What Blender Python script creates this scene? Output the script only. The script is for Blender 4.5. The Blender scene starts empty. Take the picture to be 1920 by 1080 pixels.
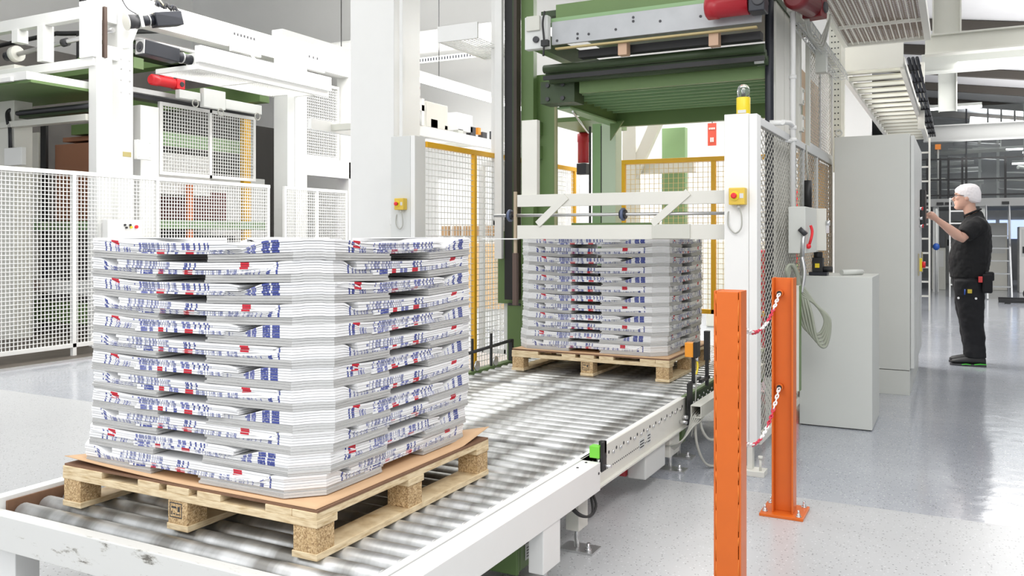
import bpy, math, random
from mathutils import Vector
random.seed(7)
PI = math.pi
scn = bpy.context.scene
COL = scn.collection

# ------------------------------------------------------------------ camera, world, lights, exposure
cam_d = bpy.data.cameras.new('camera')
cam_d.sensor_width = 36.0
cam_d.lens = 1610 / 1920 * 36
cam_d.shift_y = -100 / 1920
cam_d.clip_start = 0.05
cam_d.clip_end = 200
cam = bpy.data.objects.new('camera', cam_d)
COL.objects.link(cam)
cam.location = (0, 0, 1.32)
cam.rotation_euler = (PI / 2, 0, math.atan(835 / 1610))
scn.camera = cam

scn.view_settings.view_transform = 'Standard'
scn.view_settings.look = 'None'
scn.view_settings.gamma = 1.0
scn.view_settings.exposure = 0.25

w = bpy.data.worlds.new('world')
scn.world = w
w.use_nodes = True
w.node_tree.nodes['Background'].inputs[0].default_value = (0.93, 0.96, 1.0, 1)
w.node_tree.nodes['Background'].inputs[1].default_value = 0.95


def area(name, loc, size, energy, rot=(0, 0, 0), color=(1, 0.985, 0.96)):
    l = bpy.data.lights.new(name, 'AREA')
    l.shape = 'RECTANGLE'
    l.size, l.size_y = size
    l.energy = energy
    l.color = color
    o = bpy.data.objects.new(name, l)
    COL.objects.link(o)
    o.location = loc
    o.rotation_euler = rot
    return o


# hall ceiling lamps; the fills and uplights are added and have no fixture
area('hall_and_fill_light', (-7.6, 7.5, 4.9), (4.0, 6.0), 165)
area('hall_and_fill_light', (-6.6, 11.5, 4.9), (4.0, 4.0), 190)
area('hall_and_fill_light', (-2.2, 1.2, 4.2), (3.0, 3.0), 72)
area('hall_and_fill_light', (0.9, 4.5, 4.2), (0.8, 4.0), 68)
area('hall_and_fill_light', (0.9, 0.2, 3.4), (2.0, 1.4), 54, (math.radians(62), 0, math.radians(12)))  # added fill from the camera side for the cabinet fronts, no fixture
area('hall_and_fill_light', (1.2, 9.5, 4.0), (0.8, 4.0), 42)
area('hall_and_fill_light', (1.5, 17, 4.0), (3.0, 6.0), 230)
area('hall_and_fill_light', (-2.3, 10.0, 3.9), (2.0, 3.0), 190)


area('hall_and_fill_light', (-4.2, -1.6, 3.3), (4.5, 2.0), 30, (math.radians(58), 0, math.radians(-25)))  # added front fill that brightens the near stack, no fixture
area('ceiling_fill', (-7.5, 8.0, 4.0), (6.0, 9.0), 430, (PI, 0, 0))  # added upward light to brighten the white ceiling, no lamp there
area('ceiling_fill', (2.0, 17.0, 2.9), (4.0, 10.0), 260, (PI, 0, 0))  # added likewise under the far roof panels to lighten them


# ------------------------------------------------------------------ materials
def lin(c):
    return c


MATS = {}


def mat(name, col, rough=0.5, metal=0.0, noise=0.0, nscale=6.0, bump=0.0, bscale=80.0, emit=None, estr=1.0, alpha=None, coat=0.0):
    if name in MATS:
        return MATS[name]
    m = bpy.data.materials.new(name)
    m.use_nodes = True
    nt = m.node_tree
    b = nt.nodes['Principled BSDF']
    b.inputs['Base Color'].default_value = (*col, 1)
    b.inputs['Roughness'].default_value = rough
    b.inputs['Metallic'].default_value = metal
    if coat:
        b.inputs['Coat Weight'].default_value = coat
    tc = nt.nodes.new('ShaderNodeTexCoord')
    if noise > 0:
        n = nt.nodes.new('ShaderNodeTexNoise')
        n.inputs['Scale'].default_value = nscale
        n.inputs['Detail'].default_value = 5
        r = nt.nodes.new('ShaderNodeMixRGB')
        r.inputs[1].default_value = (*[c * (1 - noise) for c in col], 1)
        r.inputs[2].default_value = (*[min(1, c * (1 + noise)) for c in col], 1)
        nt.links.new(tc.outputs['Object'], n.inputs['Vector'])
        nt.links.new(n.outputs['Fac'], r.inputs[0])
        nt.links.new(r.outputs[0], b.inputs['Base Color'])
    if bump > 0:
        n2 = nt.nodes.new('ShaderNodeTexNoise')
        n2.inputs['Scale'].default_value = bscale
        bp = nt.nodes.new('ShaderNodeBump')
        bp.inputs['Strength'].default_value = bump
        nt.links.new(tc.outputs['Object'], n2.inputs['Vector'])
        nt.links.new(n2.outputs['Fac'], bp.inputs['Height'])
        nt.links.new(bp.outputs[0], b.inputs['Normal'])
    if emit:
        b.inputs['Emission Color'].default_value = (*emit, 1)
        b.inputs['Emission Strength'].default_value = estr
    MATS[name] = m
    return m


WHITE = mat('white_paint', (0.82, 0.82, 0.80), 0.45, noise=0.02)
CREAM = mat('cream_paint', (0.72, 0.71, 0.65), 0.45, noise=0.03)
CREAM2 = mat('cream_grey_paint', (0.60, 0.60, 0.54), 0.45, noise=0.03)
GREY = mat('light_grey_paint', (0.62, 0.635, 0.60), 0.4, noise=0.02)
LGREY = mat('pale_grey_paint', (0.66, 0.67, 0.65), 0.4, noise=0.02)
GREEN = mat('machine_green', (0.135, 0.22, 0.075), 0.45, noise=0.12, nscale=3)
LGREEN = mat('light_green', (0.25, 0.40, 0.20), 0.45, noise=0.05)
DGREEN = mat('dark_green', (0.035, 0.06, 0.022), 0.5, noise=0.15)
ORANGE = mat('orange_paint', (0.66, 0.135, 0.012), 0.38, noise=0.08, nscale=9, bump=0.08, bscale=40)
ORANGE2 = mat('weld_orange', (0.70, 0.18, 0.02), 0.5, noise=0.15, nscale=30, bump=0.5, bscale=90)
YELLOW = mat('yellow_paint', (0.87, 0.47, 0.02), 0.4, noise=0.05)
SYELLOW = mat('signal_yellow', (0.86, 0.66, 0.03), 0.35)
BYELLOW = mat('box_yellow', (0.72, 0.50, 0.06), 0.4)
RED = mat('motor_red', (0.38, 0.012, 0.022), 0.35)
SRED = mat('bright_red', (0.75, 0.02, 0.03), 0.35)
BLACK = mat('black_rubber', (0.015, 0.015, 0.016), 0.5)
DARK = mat('dark_steel', (0.055, 0.055, 0.06), 0.45, metal=0.3)
SLATE = mat('slate_motor', (0.022, 0.024, 0.032), 0.4, metal=0.2)
STEEL = mat('steel', (0.62, 0.62, 0.62), 0.35, metal=0.9, noise=0.1)
ALU = mat('brushed_silver', (0.40, 0.41, 0.42), 0.45, metal=0.35, noise=0.12, nscale=10)
CHROME = mat('zinc', (0.75, 0.75, 0.76), 0.25, metal=0.9)
CABLE = mat('grey_cable', (0.42, 0.42, 0.38), 0.45)
KRAFT = mat('kraft_board', (0.66, 0.43, 0.25), 0.75, noise=0.06, nscale=12)
HARDB = mat('hardboard', (0.22, 0.12, 0.07), 0.8, noise=0.2, nscale=40)
BROWN = mat('brown_sheet', (0.36, 0.17, 0.10), 0.75, noise=0.04)
BROWNY = mat('warm_board', (0.80, 0.60, 0.42), 0.75, noise=0.05)
WOODDK = mat('slatted_crate', (0.40, 0.25, 0.13), 0.7, noise=0.3)
BLUEP = mat('violet_blue', (0.12, 0.08, 0.55), 0.5)
PAPER = mat('paper_white', (0.86, 0.86, 0.86), 0.75, noise=0.02)
LAMP = mat('lamp_diffuser', (0.9, 0.9, 0.9), 0.5, emit=(1, 1, 0.98), estr=4.0)
GLASSY = None


def nodes(m):
    return m.node_tree.nodes, m.node_tree.links, m.node_tree.nodes['Principled BSDF']


def ramp(N, pts):
    r = N.new('ShaderNodeValToRGB')
    e = r.color_ramp.elements
    e[0].position, e[0].color = pts[0][0], (*pts[0][1], 1)
    e[1].position, e[1].color = pts[-1][0], (*pts[-1][1], 1)
    for p, c in pts[1:-1]:
        x = e.new(p)
        x.color = (*c, 1)
    return r


def mk_wood():
    m = mat('pine_wood', (0.75, 0.55, 0.32), 0.65)
    N, L, b = nodes(m)
    tc = N.new('ShaderNodeTexCoord')
    mp = N.new('ShaderNodeMapping')
    mp.inputs['Scale'].default_value = (9, 9, 60)
    n = N.new('ShaderNodeTexNoise')
    n.inputs['Scale'].default_value = 2.0
    n.inputs['Detail'].default_value = 6
    L.new(tc.outputs['Object'], mp.inputs[0])
    L.new(mp.outputs[0], n.inputs['Vector'])
    r = ramp(N, [(0.3, (0.56, 0.40, 0.21)), (0.55, (0.80, 0.65, 0.42)), (0.8, (0.87, 0.74, 0.51))])
    L.new(n.outputs['Fac'], r.inputs[0])
    L.new(r.outputs[0], b.inputs['Base Color'])
    return m


def mk_chip():
    m = mat('chipboard', (0.5, 0.32, 0.15), 0.85)
    N, L, b = nodes(m)
    tc = N.new('ShaderNodeTexCoord')
    v = N.new('ShaderNodeTexVoronoi')
    v.inputs['Scale'].default_value = 240
    n = N.new('ShaderNodeTexNoise')
    n.inputs['Scale'].default_value = 180
    L.new(tc.outputs['Object'], v.inputs['Vector'])
    L.new(tc.outputs['Object'], n.inputs['Vector'])
    mx = N.new('ShaderNodeMixRGB')
    mx.inputs[0].default_value = 0.5
    L.new(v.outputs['Color'], mx.inputs[1])
    L.new(n.outputs['Fac'], mx.inputs[2])
    r = ramp(N, [(0.25, (0.26, 0.15, 0.07)), (0.5, (0.56, 0.38, 0.19)), (0.75, (0.78, 0.60, 0.36))])
    L.new(mx.outputs[0], r.inputs[0])
    L.new(r.outputs[0], b.inputs['Base Color'])
    return m


def mk_floor():
    m = mat('epoxy_floor', (0.5, 0.52, 0.55), 0.2)
    N, L, b = nodes(m)
    tc = N.new('ShaderNodeTexCoord')
    sep = N.new('ShaderNodeSeparateXYZ')
    L.new(tc.outputs['Object'], sep.inputs[0])
    big = N.new('ShaderNodeTexNoise')
    big.inputs['Scale'].default_value = 0.9
    big.inputs['Detail'].default_value = 4
    L.new(tc.outputs['Object'], big.inputs['Vector'])
    r = ramp(N, [(0.3, (0.36, 0.38, 0.425)), (0.7, (0.445, 0.465, 0.505))])
    L.new(big.outputs['Fac'], r.inputs[0])
    # flakes
    v = N.new('ShaderNodeTexVoronoi')
    v.inputs['Scale'].default_value = 80
    L.new(tc.outputs['Object'], v.inputs['Vector'])
    fl = ramp(N, [(0.0, (1, 1, 1)), (0.25, (1, 1, 1)), (0.30, (0, 0, 0))])
    L.new(v.outputs['Distance'], fl.inputs[0])
    sc = N.new('ShaderNodeSeparateColor')
    L.new(v.outputs['Color'], sc.inputs[0])
    gt = N.new('ShaderNodeMath'); gt.operation = 'GREATER_THAN'; gt.inputs[1].default_value = 0.45
    L.new(sc.outputs[0], gt.inputs[0])
    mul = N.new('ShaderNodeMath'); mul.operation = 'MULTIPLY'
    L.new(fl.outputs[0], mul.inputs[0]); L.new(gt.outputs[0], mul.inputs[1])
    flc = ramp(N, [(0.0, (0.12, 0.13, 0.14)), (0.45, (0.2, 0.2, 0.21)), (0.55, (0.60, 0.61, 0.63)), (1, (0.72, 0.72, 0.74))])
    L.new(sc.outputs[1], flc.inputs[0])
    mx = N.new('ShaderNodeMixRGB')
    L.new(mul.outputs[0], mx.inputs[0]); L.new(flc.outputs[0], mx.inputs[2])
    # older, warmer and rougher coat nearer than Y = 4.49 on the right aisle
    lt = N.new('ShaderNodeMath'); lt.operation = 'LESS_THAN'; lt.inputs[1].default_value = 4.49
    L.new(sep.outputs[1], lt.inputs[0])
    old = N.new('ShaderNodeMixRGB'); old.blend_type = 'MIX'
    old.inputs[2].default_value = (0.56, 0.56, 0.55, 1)
    h = N.new('ShaderNodeMath'); h.operation = 'MULTIPLY'; h.inputs[1].default_value = 0.6
    L.new(lt.outputs[0], h.inputs[0]); L.new(h.outputs[0], old.inputs[0]); L.new(r.outputs[0], old.inputs[1])
    L.new(old.outputs[0], mx.inputs[1]); L.new(mx.outputs[0], b.inputs['Base Color'])
    rr = N.new('ShaderNodeMapRange')
    rr.inputs[3].default_value = 0.13; rr.inputs[4].default_value = 0.3
    L.new(lt.outputs[0], rr.inputs[0])
    L.new(rr.outputs[0], b.inputs['Roughness'])
    n2 = N.new('ShaderNodeTexNoise'); n2.inputs['Scale'].default_value = 7; n2.inputs['Detail'].default_value = 6
    L.new(tc.outputs['Object'], n2.inputs['Vector'])
    bp = N.new('ShaderNodeBump'); bp.inputs['Strength'].default_value = 0.10; bp.inputs['Distance'].default_value = 0.02
    L.new(n2.outputs['Fac'], bp.inputs['Height']); L.new(bp.outputs[0], b.inputs['Normal'])
    b.inputs['Specular IOR Level'].default_value = 0.7
    return m


def mk_roller():
    m = mat('roller_steel', (0.62, 0.63, 0.63), 0.33, metal=0.75)
    N, L, b = nodes(m)
    tc = N.new('ShaderNodeTexCoord')
    g = N.new('ShaderNodeNewGeometry')
    sep = N.new('ShaderNodeSeparateXYZ')
    L.new(g.outputs['Position'], sep.inputs[0])
    # rub marks where the pallet runners travel along the line (they stay with the rollers)
    mp = N.new('ShaderNodeMapping'); mp.inputs['Scale'].default_value = (7.5, 0.55, 1)
    n = N.new('ShaderNodeTexNoise'); n.inputs['Scale'].default_value = 1.0; n.inputs['Detail'].default_value = 6
    L.new(g.outputs['Position'], mp.inputs[0]); L.new(mp.outputs[0], n.inputs['Vector'])
    r = ramp(N, [(0.38, (0.24, 0.235, 0.22)), (0.5, (0.48, 0.485, 0.48)), (0.62, (0.66, 0.67, 0.67))])
    L.new(n.outputs['Fac'], r.inputs[0]); L.new(r.outputs[0], b.inputs['Base Color'])
    n2 = N.new('ShaderNodeTexNoise'); n2.inputs['Scale'].default_value = 40
    L.new(g.outputs['Position'], n2.inputs['Vector'])
    mr = N.new('ShaderNodeMapRange'); mr.inputs[3].default_value = 0.28; mr.inputs[4].default_value = 0.5
    L.new(n2.outputs['Fac'], mr.inputs[0]); L.new(mr.outputs[0], b.inputs['Roughness'])
    return m


def mk_worn():
    m = mat('scuffed_white', (0.8, 0.8, 0.78), 0.45)
    N, L, b = nodes(m)
    g = N.new('ShaderNodeNewGeometry')
    mp = N.new('ShaderNodeMapping'); mp.inputs['Scale'].default_value = (3.2, 14, 10)
    n = N.new('ShaderNodeTexNoise'); n.inputs['Scale'].default_value = 1.6; n.inputs['Detail'].default_value = 9; n.inputs['Roughness'].default_value = 0.75
    L.new(g.outputs['Position'], mp.inputs[0]); L.new(mp.outputs[0], n.inputs['Vector'])
    r = ramp(N, [(0.34, (0.16, 0.15, 0.13)), (0.385, (0.56, 0.55, 0.51)), (0.42, (0.72, 0.72, 0.695))])
    L.new(n.outputs['Fac'], r.inputs[0]); L.new(r.outputs[0], b.inputs['Base Color'])
    return m


def mk_print(name, ink, freq, thr, base=(0.84, 0.84, 0.85)):
    """paper whose folded edges carry short printed bars (UV x runs along the edge, in metres)"""
    m = mat(name, base, 0.75)
    N, L, b = nodes(m)
    uv = N.new('ShaderNodeUVMap'); uv.uv_map = 'UVMap'
    sep = N.new('ShaderNodeSeparateXYZ'); L.new(uv.outputs[0], sep.inputs[0])
    mu = N.new('ShaderNodeMath'); mu.operation = 'MULTIPLY'; mu.inputs[1].default_value = freq
    L.new(sep.outputs[0], mu.inputs[0])
    fl = N.new('ShaderNodeMath'); fl.operation = 'FLOOR'; L.new(mu.outputs[0], fl.inputs[0])
    wn = N.new('ShaderNodeTexWhiteNoise'); wn.noise_dimensions = '1D'
    L.new(fl.outputs[0], wn.inputs['W'])
    gt = N.new('ShaderNodeMath'); gt.operation = 'GREATER_THAN'; gt.inputs[1].default_value = thr
    L.new(wn.outputs['Value'], gt.inputs[0])
    n = N.new('ShaderNodeTexNoise'); n.inputs['Scale'].default_value = 160
    tc = N.new('ShaderNodeTexCoord'); L.new(tc.outputs['Object'], n.inputs['Vector'])
    mr = N.new('ShaderNodeMapRange'); mr.inputs[1].default_value = 0.26; mr.inputs[2].default_value = 0.42
    L.new(n.outputs['Fac'], mr.inputs[0])
    mm = N.new('ShaderNodeMath'); mm.operation = 'MULTIPLY'
    L.new(gt.outputs[0], mm.inputs[0]); L.new(mr.outputs[0], mm.inputs[1])
    mx = N.new('ShaderNodeMixRGB'); mx.inputs[1].default_value = (*base, 1); mx.inputs[2].default_value = (*ink, 1)
    L.new(mm.outputs[0], mx.inputs[0]); L.new(mx.outputs[0], b.inputs['Base Color'])
    return m


def mk_edge():
    m = mat('page_edges', (0.6, 0.6, 0.58), 0.85)
    N, L, b = nodes(m)
    tc = N.new('ShaderNodeTexCoord')
    mp = N.new('ShaderNodeMapping'); mp.inputs['Scale'].default_value = (6, 6, 900)
    n = N.new('ShaderNodeTexNoise'); n.inputs['Scale'].default_value = 1; n.inputs['Detail'].default_value = 2
    L.new(tc.outputs['Object'], mp.inputs[0]); L.new(mp.outputs[0], n.inputs['Vector'])
    r = ramp(N, [(0.3, (0.36, 0.355, 0.34)), (0.6, (0.56, 0.555, 0.54))])
    L.new(n.outputs['Fac'], r.inputs[0]); L.new(r.outputs[0], b.inputs['Base Color'])
    return m


def mk_glass(name, col=(0.95, 0.98, 0.98), rough=0.03):
    m = mat(name, col, rough)
    b = m.node_tree.nodes['Principled BSDF']
    b.inputs['Transmission Weight'].default_value = 0.92
    b.inputs['IOR'].default_value = 1.12
    return m


PEDGE = mat('paper_edge_light', (0.62, 0.62, 0.61), 0.8, noise=0.06, nscale=120)
WOOD, CHIP, FLOOR, ROLLER, WORN, EDGE = mk_wood(), mk_chip(), mk_floor(), mk_roller(), mk_worn(), mk_edge()
PBLUE = mk_print('blue_bars', (0.15, 0.17, 0.42), 190, 0.42)
PDENSE = mk_print('fine_text', (0.23, 0.25, 0.42), 300, 0.38)
PBOLD = mk_print('bold_bars', (0.06, 0.08, 0.30), 130, 0.40)
REDINK = mat('red_ink', (0.56, 0.015, 0.035), 0.7)
GLASS = mk_glass('clear_glass')
SMOKE = mk_glass('tinted_glass', (0.72, 0.75, 0.76), 0.04)
NOPE = None


# ------------------------------------------------------------------ mesh builder
class MB:
    def __init__(s):
        s.v, s.f, s.m, s.uv = [], [], [], []
        s.mats = []
        s.smooth = []

    def slot(s, m):
        if m not in s.mats:
            s.mats.append(m)
        return s.mats.index(m)

    def face(s, idx, m, uv=None, sm=False):
        s.f.append(tuple(idx)); s.m.append(s.slot(m)); s.uv.append(uv); s.smooth.append(sm)

    def vt(s, p):
        s.v.append(tuple(p)); return len(s.v) - 1

    def hexa(s, P, m):
        b = len(s.v)
        s.v += [tuple(p) for p in P]
        for q in ((0, 3, 2, 1), (4, 5, 6, 7), (0, 1, 5, 4), (1, 2, 6, 5), (2, 3, 7, 6), (3, 0, 4, 7)):
            s.face([b + i for i in q], m)

    def box(s, x0, x1, y0, y1, z0, z1, m):
        s.hexa([(x0, y0, z0), (x1, y0, z0), (x1, y1, z0), (x0, y1, z0), (x0, y0, z1), (x1, y0, z1), (x1, y1, z1), (x0, y1, z1)], m)
        return s

    def bar(s, p0, p1, wd, ht, m, up=(0, 0, 1)):
        p0, p1 = Vector(p0), Vector(p1)
        d = (p1 - p0).normalized()
        u = Vector(up)
        if abs(d.dot(u)) > 0.98:
            u = Vector((0, 1, 0))
        r = d.cross(u).normalized() * (wd / 2)
        t = r.cross(d).normalized() * (ht / 2)
        s.hexa([p0 - r - t, p0 + r - t, p1 + r - t, p1 - r - t, p0 - r + t, p0 + r + t, p1 + r + t, p1 - r + t], m)
        return s

    def prism(s, pts, vec, m):
        n = len(pts); b = len(s.v); vec = Vector(vec)
        s.v += [tuple(p) for p in pts] + [tuple(Vector(p) + vec) for p in pts]
        s.face([b + i for i in reversed(range(n))], m)
        s.face([b + n + i for i in range(n)], m)
        for i in range(n):
            j = (i + 1) % n
            s.face([b + i, b + j, b + n + j, b + n + i], m)
        return s

    def tube(s, pts, r, m, n=8, cap=True, sm=True):
        pts = [Vector(p) for p in pts]
        rs = r if isinstance(r, (list, tuple)) else [r] * len(pts)
        b = len(s.v); prev = None
        for i, p in enumerate(pts):
            d = (pts[min(i + 1, len(pts) - 1)] - pts[max(i - 1, 0)])
            d = d.normalized() if d.length > 1e-9 else Vector((0, 0, 1))
            if prev is None:
                u = Vector((0, 0, 1)) if abs(d.z) < 0.9 else Vector((1, 0, 0))
            else:
                u = prev
            a = (u - d * u.dot(d)).normalized(); prev = a
            c = d.cross(a)
            for k in range(n):
                t = 2 * PI * k / n
                s.v.append(tuple(p + (a * math.cos(t) + c * math.sin(t)) * rs[i]))
        for i in range(len(pts) - 1):
            for k in range(n):
                k2 = (k + 1) % n
                s.face([b + i * n + k, b + i * n + k2, b + (i + 1) * n + k2, b + (i + 1) * n + k], m, sm=sm)
        if cap:
            s.face([b + k for k in reversed(range(n))], m)
            e = b + (len(pts) - 1) * n
            s.face([e + k for k in range(n)], m)
        return s

    def cyl(s, p0, p1, r, m, n=16, r2=None):
        return s.tube([p0, p1], [r, r if r2 is None else r2], m, n)

    def loft(s, rings, m, cap=True, sm=True):
        n = len(rings[0]); b = len(s.v)
        for r in rings:
            s.v += [tuple(p) for p in r]
        for i in range(len(rings) - 1):
            for k in range(n):
                k2 = (k + 1) % n
                s.face([b + i * n + k, b + i * n + k2, b + (i + 1) * n + k2, b + (i + 1) * n + k], m, sm=sm)
        if cap:
            s.face([b + k for k in reversed(range(n))], m, sm=sm)
            e = b + (len(rings) - 1) * n
            s.face([e + k for k in range(n)], m, sm=sm)
        return s

    def sphere(s, c, r, m, n=14, k=8):
        rx, ry, rz = r if isinstance(r, (tuple, list)) else (r, r, r)
        rings = []
        for i in range(k + 1):
            t = -PI / 2 + PI * i / k
            ct = max(math.cos(t), 0.02)
            rings.append([(c[0] + rx * ct * math.cos(2 * PI * j / n), c[1] + ry * ct * math.sin(2 * PI * j / n), c[2] + rz * math.sin(t)) for j in range(n)])
        return s.loft(rings, m)

    def wires(s, o, u, v, lu, lv, pu, pv, t, m):
        """rectangular welded mesh in the plane of u and v"""
        o, u, v = Vector(o), Vector(u), Vector(v)
        n = u.cross(v)
        k = 1
        while k * pu < lu - 1e-6:
            a = o + u * (k * pu)
            s.bar(a, a + v * lv, t, t, m, up=n); k += 1
        k = 1
        while k * pv < lv - 1e-6:
            a = o + v * (k * pv) + n * t * 0.8
            s.bar(a, a + u * lu, t, t, m, up=n); k += 1
        return s

    def diamond(s, o, u, v, lu, lv, p, t, m, slope=0.6):
        o, u, v = Vector(o), Vector(u), Vector(v)
        n = u.cross(v)
        for sg in (1, -1):
            c = -lu * slope if sg > 0 else 0.0
            end = lv if sg > 0 else lv + lu * slope
            while c < end:
                # line z = c + sg*slope*x, clipped to 0..lu, 0..lv
                x0, x1 = 0.0, lu
                if sg > 0:
                    x0 = max(x0, -c / slope); x1 = min(x1, (lv - c) / slope)
                else:
                    x0 = max(x0, (c - lv) / slope); x1 = min(x1, c / slope)
                if x1 > x0 + 0.005:
                    f = lambda x: o + u * x + v * (c + sg * slope * x) + n * (t * 0.4 * sg)
                    s.bar(f(x0), f(x1), t, t, m, up=n)
                c += p
        return s

    def build(s, name, parent=None, bevel=0, subsurf=0, label=None):
        org = Vector((0, 0, 0))
        if parent is not None:
            org = Vector(ORG.get(parent.name, (0, 0, 0)))
        me = bpy.data.meshes.new(name)
        me.from_pydata([tuple(Vector(p) - org) for p in s.v], [], s.f)
        for m in s.mats:
            me.materials.append(m)
        me.polygons.foreach_set('material_index', s.m)
        me.polygons.foreach_set('use_smooth', s.smooth)
        if any(u is not None for u in s.uv):
            ul = me.uv_layers.new(name='UVMap')
            k = 0
            for i, p in enumerate(me.polygons):
                u = s.uv[i]
                for j in range(p.loop_total):
                    ul.data[k].uv = u[j] if u is not None else (0, 0)
                    k += 1
        me.update()
        o = bpy.data.objects.new(name, me)
        COL.objects.link(o)
        ORG[o.name] = tuple(org)
        if parent is not None:
            o.parent = parent
        if label:
            o['label'] = label
        if bevel:
            b = o.modifiers.new('bevel', 'BEVEL')
            b.width = bevel; b.segments = 2; b.limit_method = 'ANGLE'; b.angle_limit = 0.7
        if subsurf:
            b = o.modifiers.new('sub', 'SUBSURF'); b.levels = subsurf; b.render_levels = subsurf
        return o


ORG = {}


def thing(name, label, cat, loc, group=None):
    o = bpy.data.objects.new(name, None)
    COL.objects.link(o)
    o.location = loc
    o.empty_display_size = 0.1
    ORG[o.name] = tuple(loc)
    o['label'] = label; o['category'] = cat
    if group:
        o['group'] = group
    return o


def tag(o, label, cat, group=None, kind=None):
    o['label'] = label; o['category'] = cat
    if group: o['group'] = group
    if kind: o['kind'] = kind
    return o


def struct(name, mb, bevel=0):
    o = mb.build(name, bevel=bevel)
    o['kind'] = 'structure'
    return o


def B(x0, x1, y0, y1, z0, z1, m):
    return MB().box(x0, x1, y0, y1, z0, z1, m)


def dup(root, delta, label=None, group=None):
    r = root.copy(); COL.objects.link(r)
    r.location = Vector(root.location) + Vector(delta)
    if label: r['label'] = label
    if group: r['group'] = group
    for ch in root.children:
        c = ch.copy(); COL.objects.link(c); c.parent = r
        for g in ch.children:
            d = g.copy(); COL.objects.link(d); d.parent = c
    return r


def arc(c, r, a0, a1, n, ax='xz'):
    out = []
    for i in range(n + 1):
        a = a0 + (a1 - a0) * i / n
        p = list(c)
        i0, i1 = 'xyz'.index(ax[0]), 'xyz'.index(ax[1])
        p[i0] += r * math.cos(a); p[i1] += r * math.sin(a)
        out.append(tuple(p))
    return out


def curve_pts(P, n=8):
    """Catmull-Rom through points"""
    P = [Vector(p) for p in P]
    out = []
    for i in range(len(P) - 1):
        a, b, c, d = P[max(i - 1, 0)], P[i], P[i + 1], P[min(i + 2, len(P) - 1)]
        for k in range(n):
            t = k / n
            out.append(0.5 * ((2 * b) + (c - a) * t + (2 * a - 5 * b + 4 * c - d) * t * t + (3 * b - 3 * c + d - a) * t ** 3))
    out.append(P[-1])
    return out


# ------------------------------------------------------------------ setting
struct('floor', B(-16, 8, -6, 44, -0.2, 0, FLOOR))
WALLM = mat('wall_plaster', (0.80, 0.80, 0.79), 0.8, noise=0.03, nscale=2)
CEILM = mat('white_ceiling', (0.84, 0.84, 0.83), 0.8, noise=0.02)
ROOFM = mat('roof_panel', (0.62, 0.62, 0.64), 0.7, noise=0.04)
PURL = mat('purlin_brown', (0.075, 0.065, 0.055), 0.6)
FARW = mat('far_wall_grey', (0.22, 0.225, 0.23), 0.7, noise=0.25, nscale=1.5)
struct('wall_left', B(-16.2, -16, -6, 44, 0, 7, WALLM))
struct('wall_right', B(8, 8.2, -6, 44, 0, 7, WALLM))
struct('wall_back', B(-16.2, 8.2, 44, 44.2, 0, 7, WALLM))


def roofz(x):
    return 4.75 - 0.15 * x


mb = MB()
mb.prism([(-16, -1, roofz(-16)), (-2.2, -1, roofz(-2.2)), (-2.2, -1, roofz(-2.2) + 0.2), (-16, -1, roofz(-16) + 0.2)], (0, 45, 0), CEILM)
struct('ceiling', mb)
mb = MB()
mb.prism([(-2.2, 2, roofz(-2.2)), (8, 2, roofz(8)), (8, 2, roofz(8) + 0.2), (-2.2, 2, roofz(-2.2) + 0.2)], (0, 42, 0), ROOFM)
struct('ceiling', mb)
PY = [9.0, 11.0, 13.2, 15.4, 17.6, 19.8, 22, 24.5, 27, 30, 33]
for i, y in enumerate(PY):
    mb = MB()
    mb.prism([(-2.1, y, roofz(-2.1) - 0.17), (7.9, y, roofz(7.9) - 0.17), (7.9, y, roofz(7.9) - 0.01), (-2.1, y, roofz(-2.1) - 0.01)], (0, 0.14, 0), PURL)
    o = struct('roof_beam', mb)
# wall far behind, widened and raised to cover dark gaps
struct('wall_gap_cover', B(-16.0, -1.2, 14.5, 14.7, 0, 7.3, WALLM))


def ibeam_x(name, x0, x1, y, z0, z1, m, d=0.16):
    mb = MB()
    mb.box(x0, x1, y - d / 2, y + d / 2, z0, z0 + 0.02, m)
    mb.box(x0, x1, y - d / 2, y + d / 2, z1 - 0.02, z1, m)
    mb.box(x0, x1, y - 0.008, y + 0.008, z0 + 0.02, z1 - 0.02, m)
    return struct(name, mb)


def ibeam_z(name, x0, x1, y, z0, z1, m, d=0.2):
    mb = MB()
    mb.box(x0, x0 + 0.02, y - d / 2, y + d / 2, z0, z1, m)
    mb.box(x1 - 0.02, x1, y - d / 2, y + d / 2, z0, z1, m)
    mb.box(x0 + 0.02, x1 - 0.02, y - 0.008, y + 0.008, z0, z1, m)
    return struct(name, mb)


ibeam_x('roof_beam', -0.36, 7.9, 12.0, 3.57, 3.82, CREAM2, 0.2)
ibeam_x('roof_beam', -0.50, 7.9, 15.0, 3.85, 4.14, GREY, 0.2)
ibeam_x('roof_beam', -0.60, 7.9, 19.0, 3.16, 3.48, mat('beam_grey', (0.33, 0.335, 0.33), 0.5), 0.2)
ibeam_z('roof_beam', -0.30, 0.05, 13.0, 3.90, roofz(0) - 0.02, CREAM2)
ibeam_z('roof_beam', -0.30, 0.0, 17.0, 3.5, roofz(0) - 0.02, GREY)
# white building column behind the newspaper stack
mb = B(-4.70, -4.24, 6.0, 6.4, 0, roofz(-4.5), WHITE)
mb.box(-4.20, -4.165, 6.02, 6.06, 0, roofz(-4.5), WHITE)
struct('column', mb, bevel=0.004)
# dark floor strip under the left machine with a steel kerb
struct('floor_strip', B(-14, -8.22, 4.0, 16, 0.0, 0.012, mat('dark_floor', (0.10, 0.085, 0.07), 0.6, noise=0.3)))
struct('kerb', B(-8.22, -8.17, 4.0, 16, 0.0, 0.02, STEEL))

# ------------------------------------------------------------------ roller conveyors
ROLL_X0, ROLL_X1, RZ = -2.945, -1.447, 0.37
RR = 0.036


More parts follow.
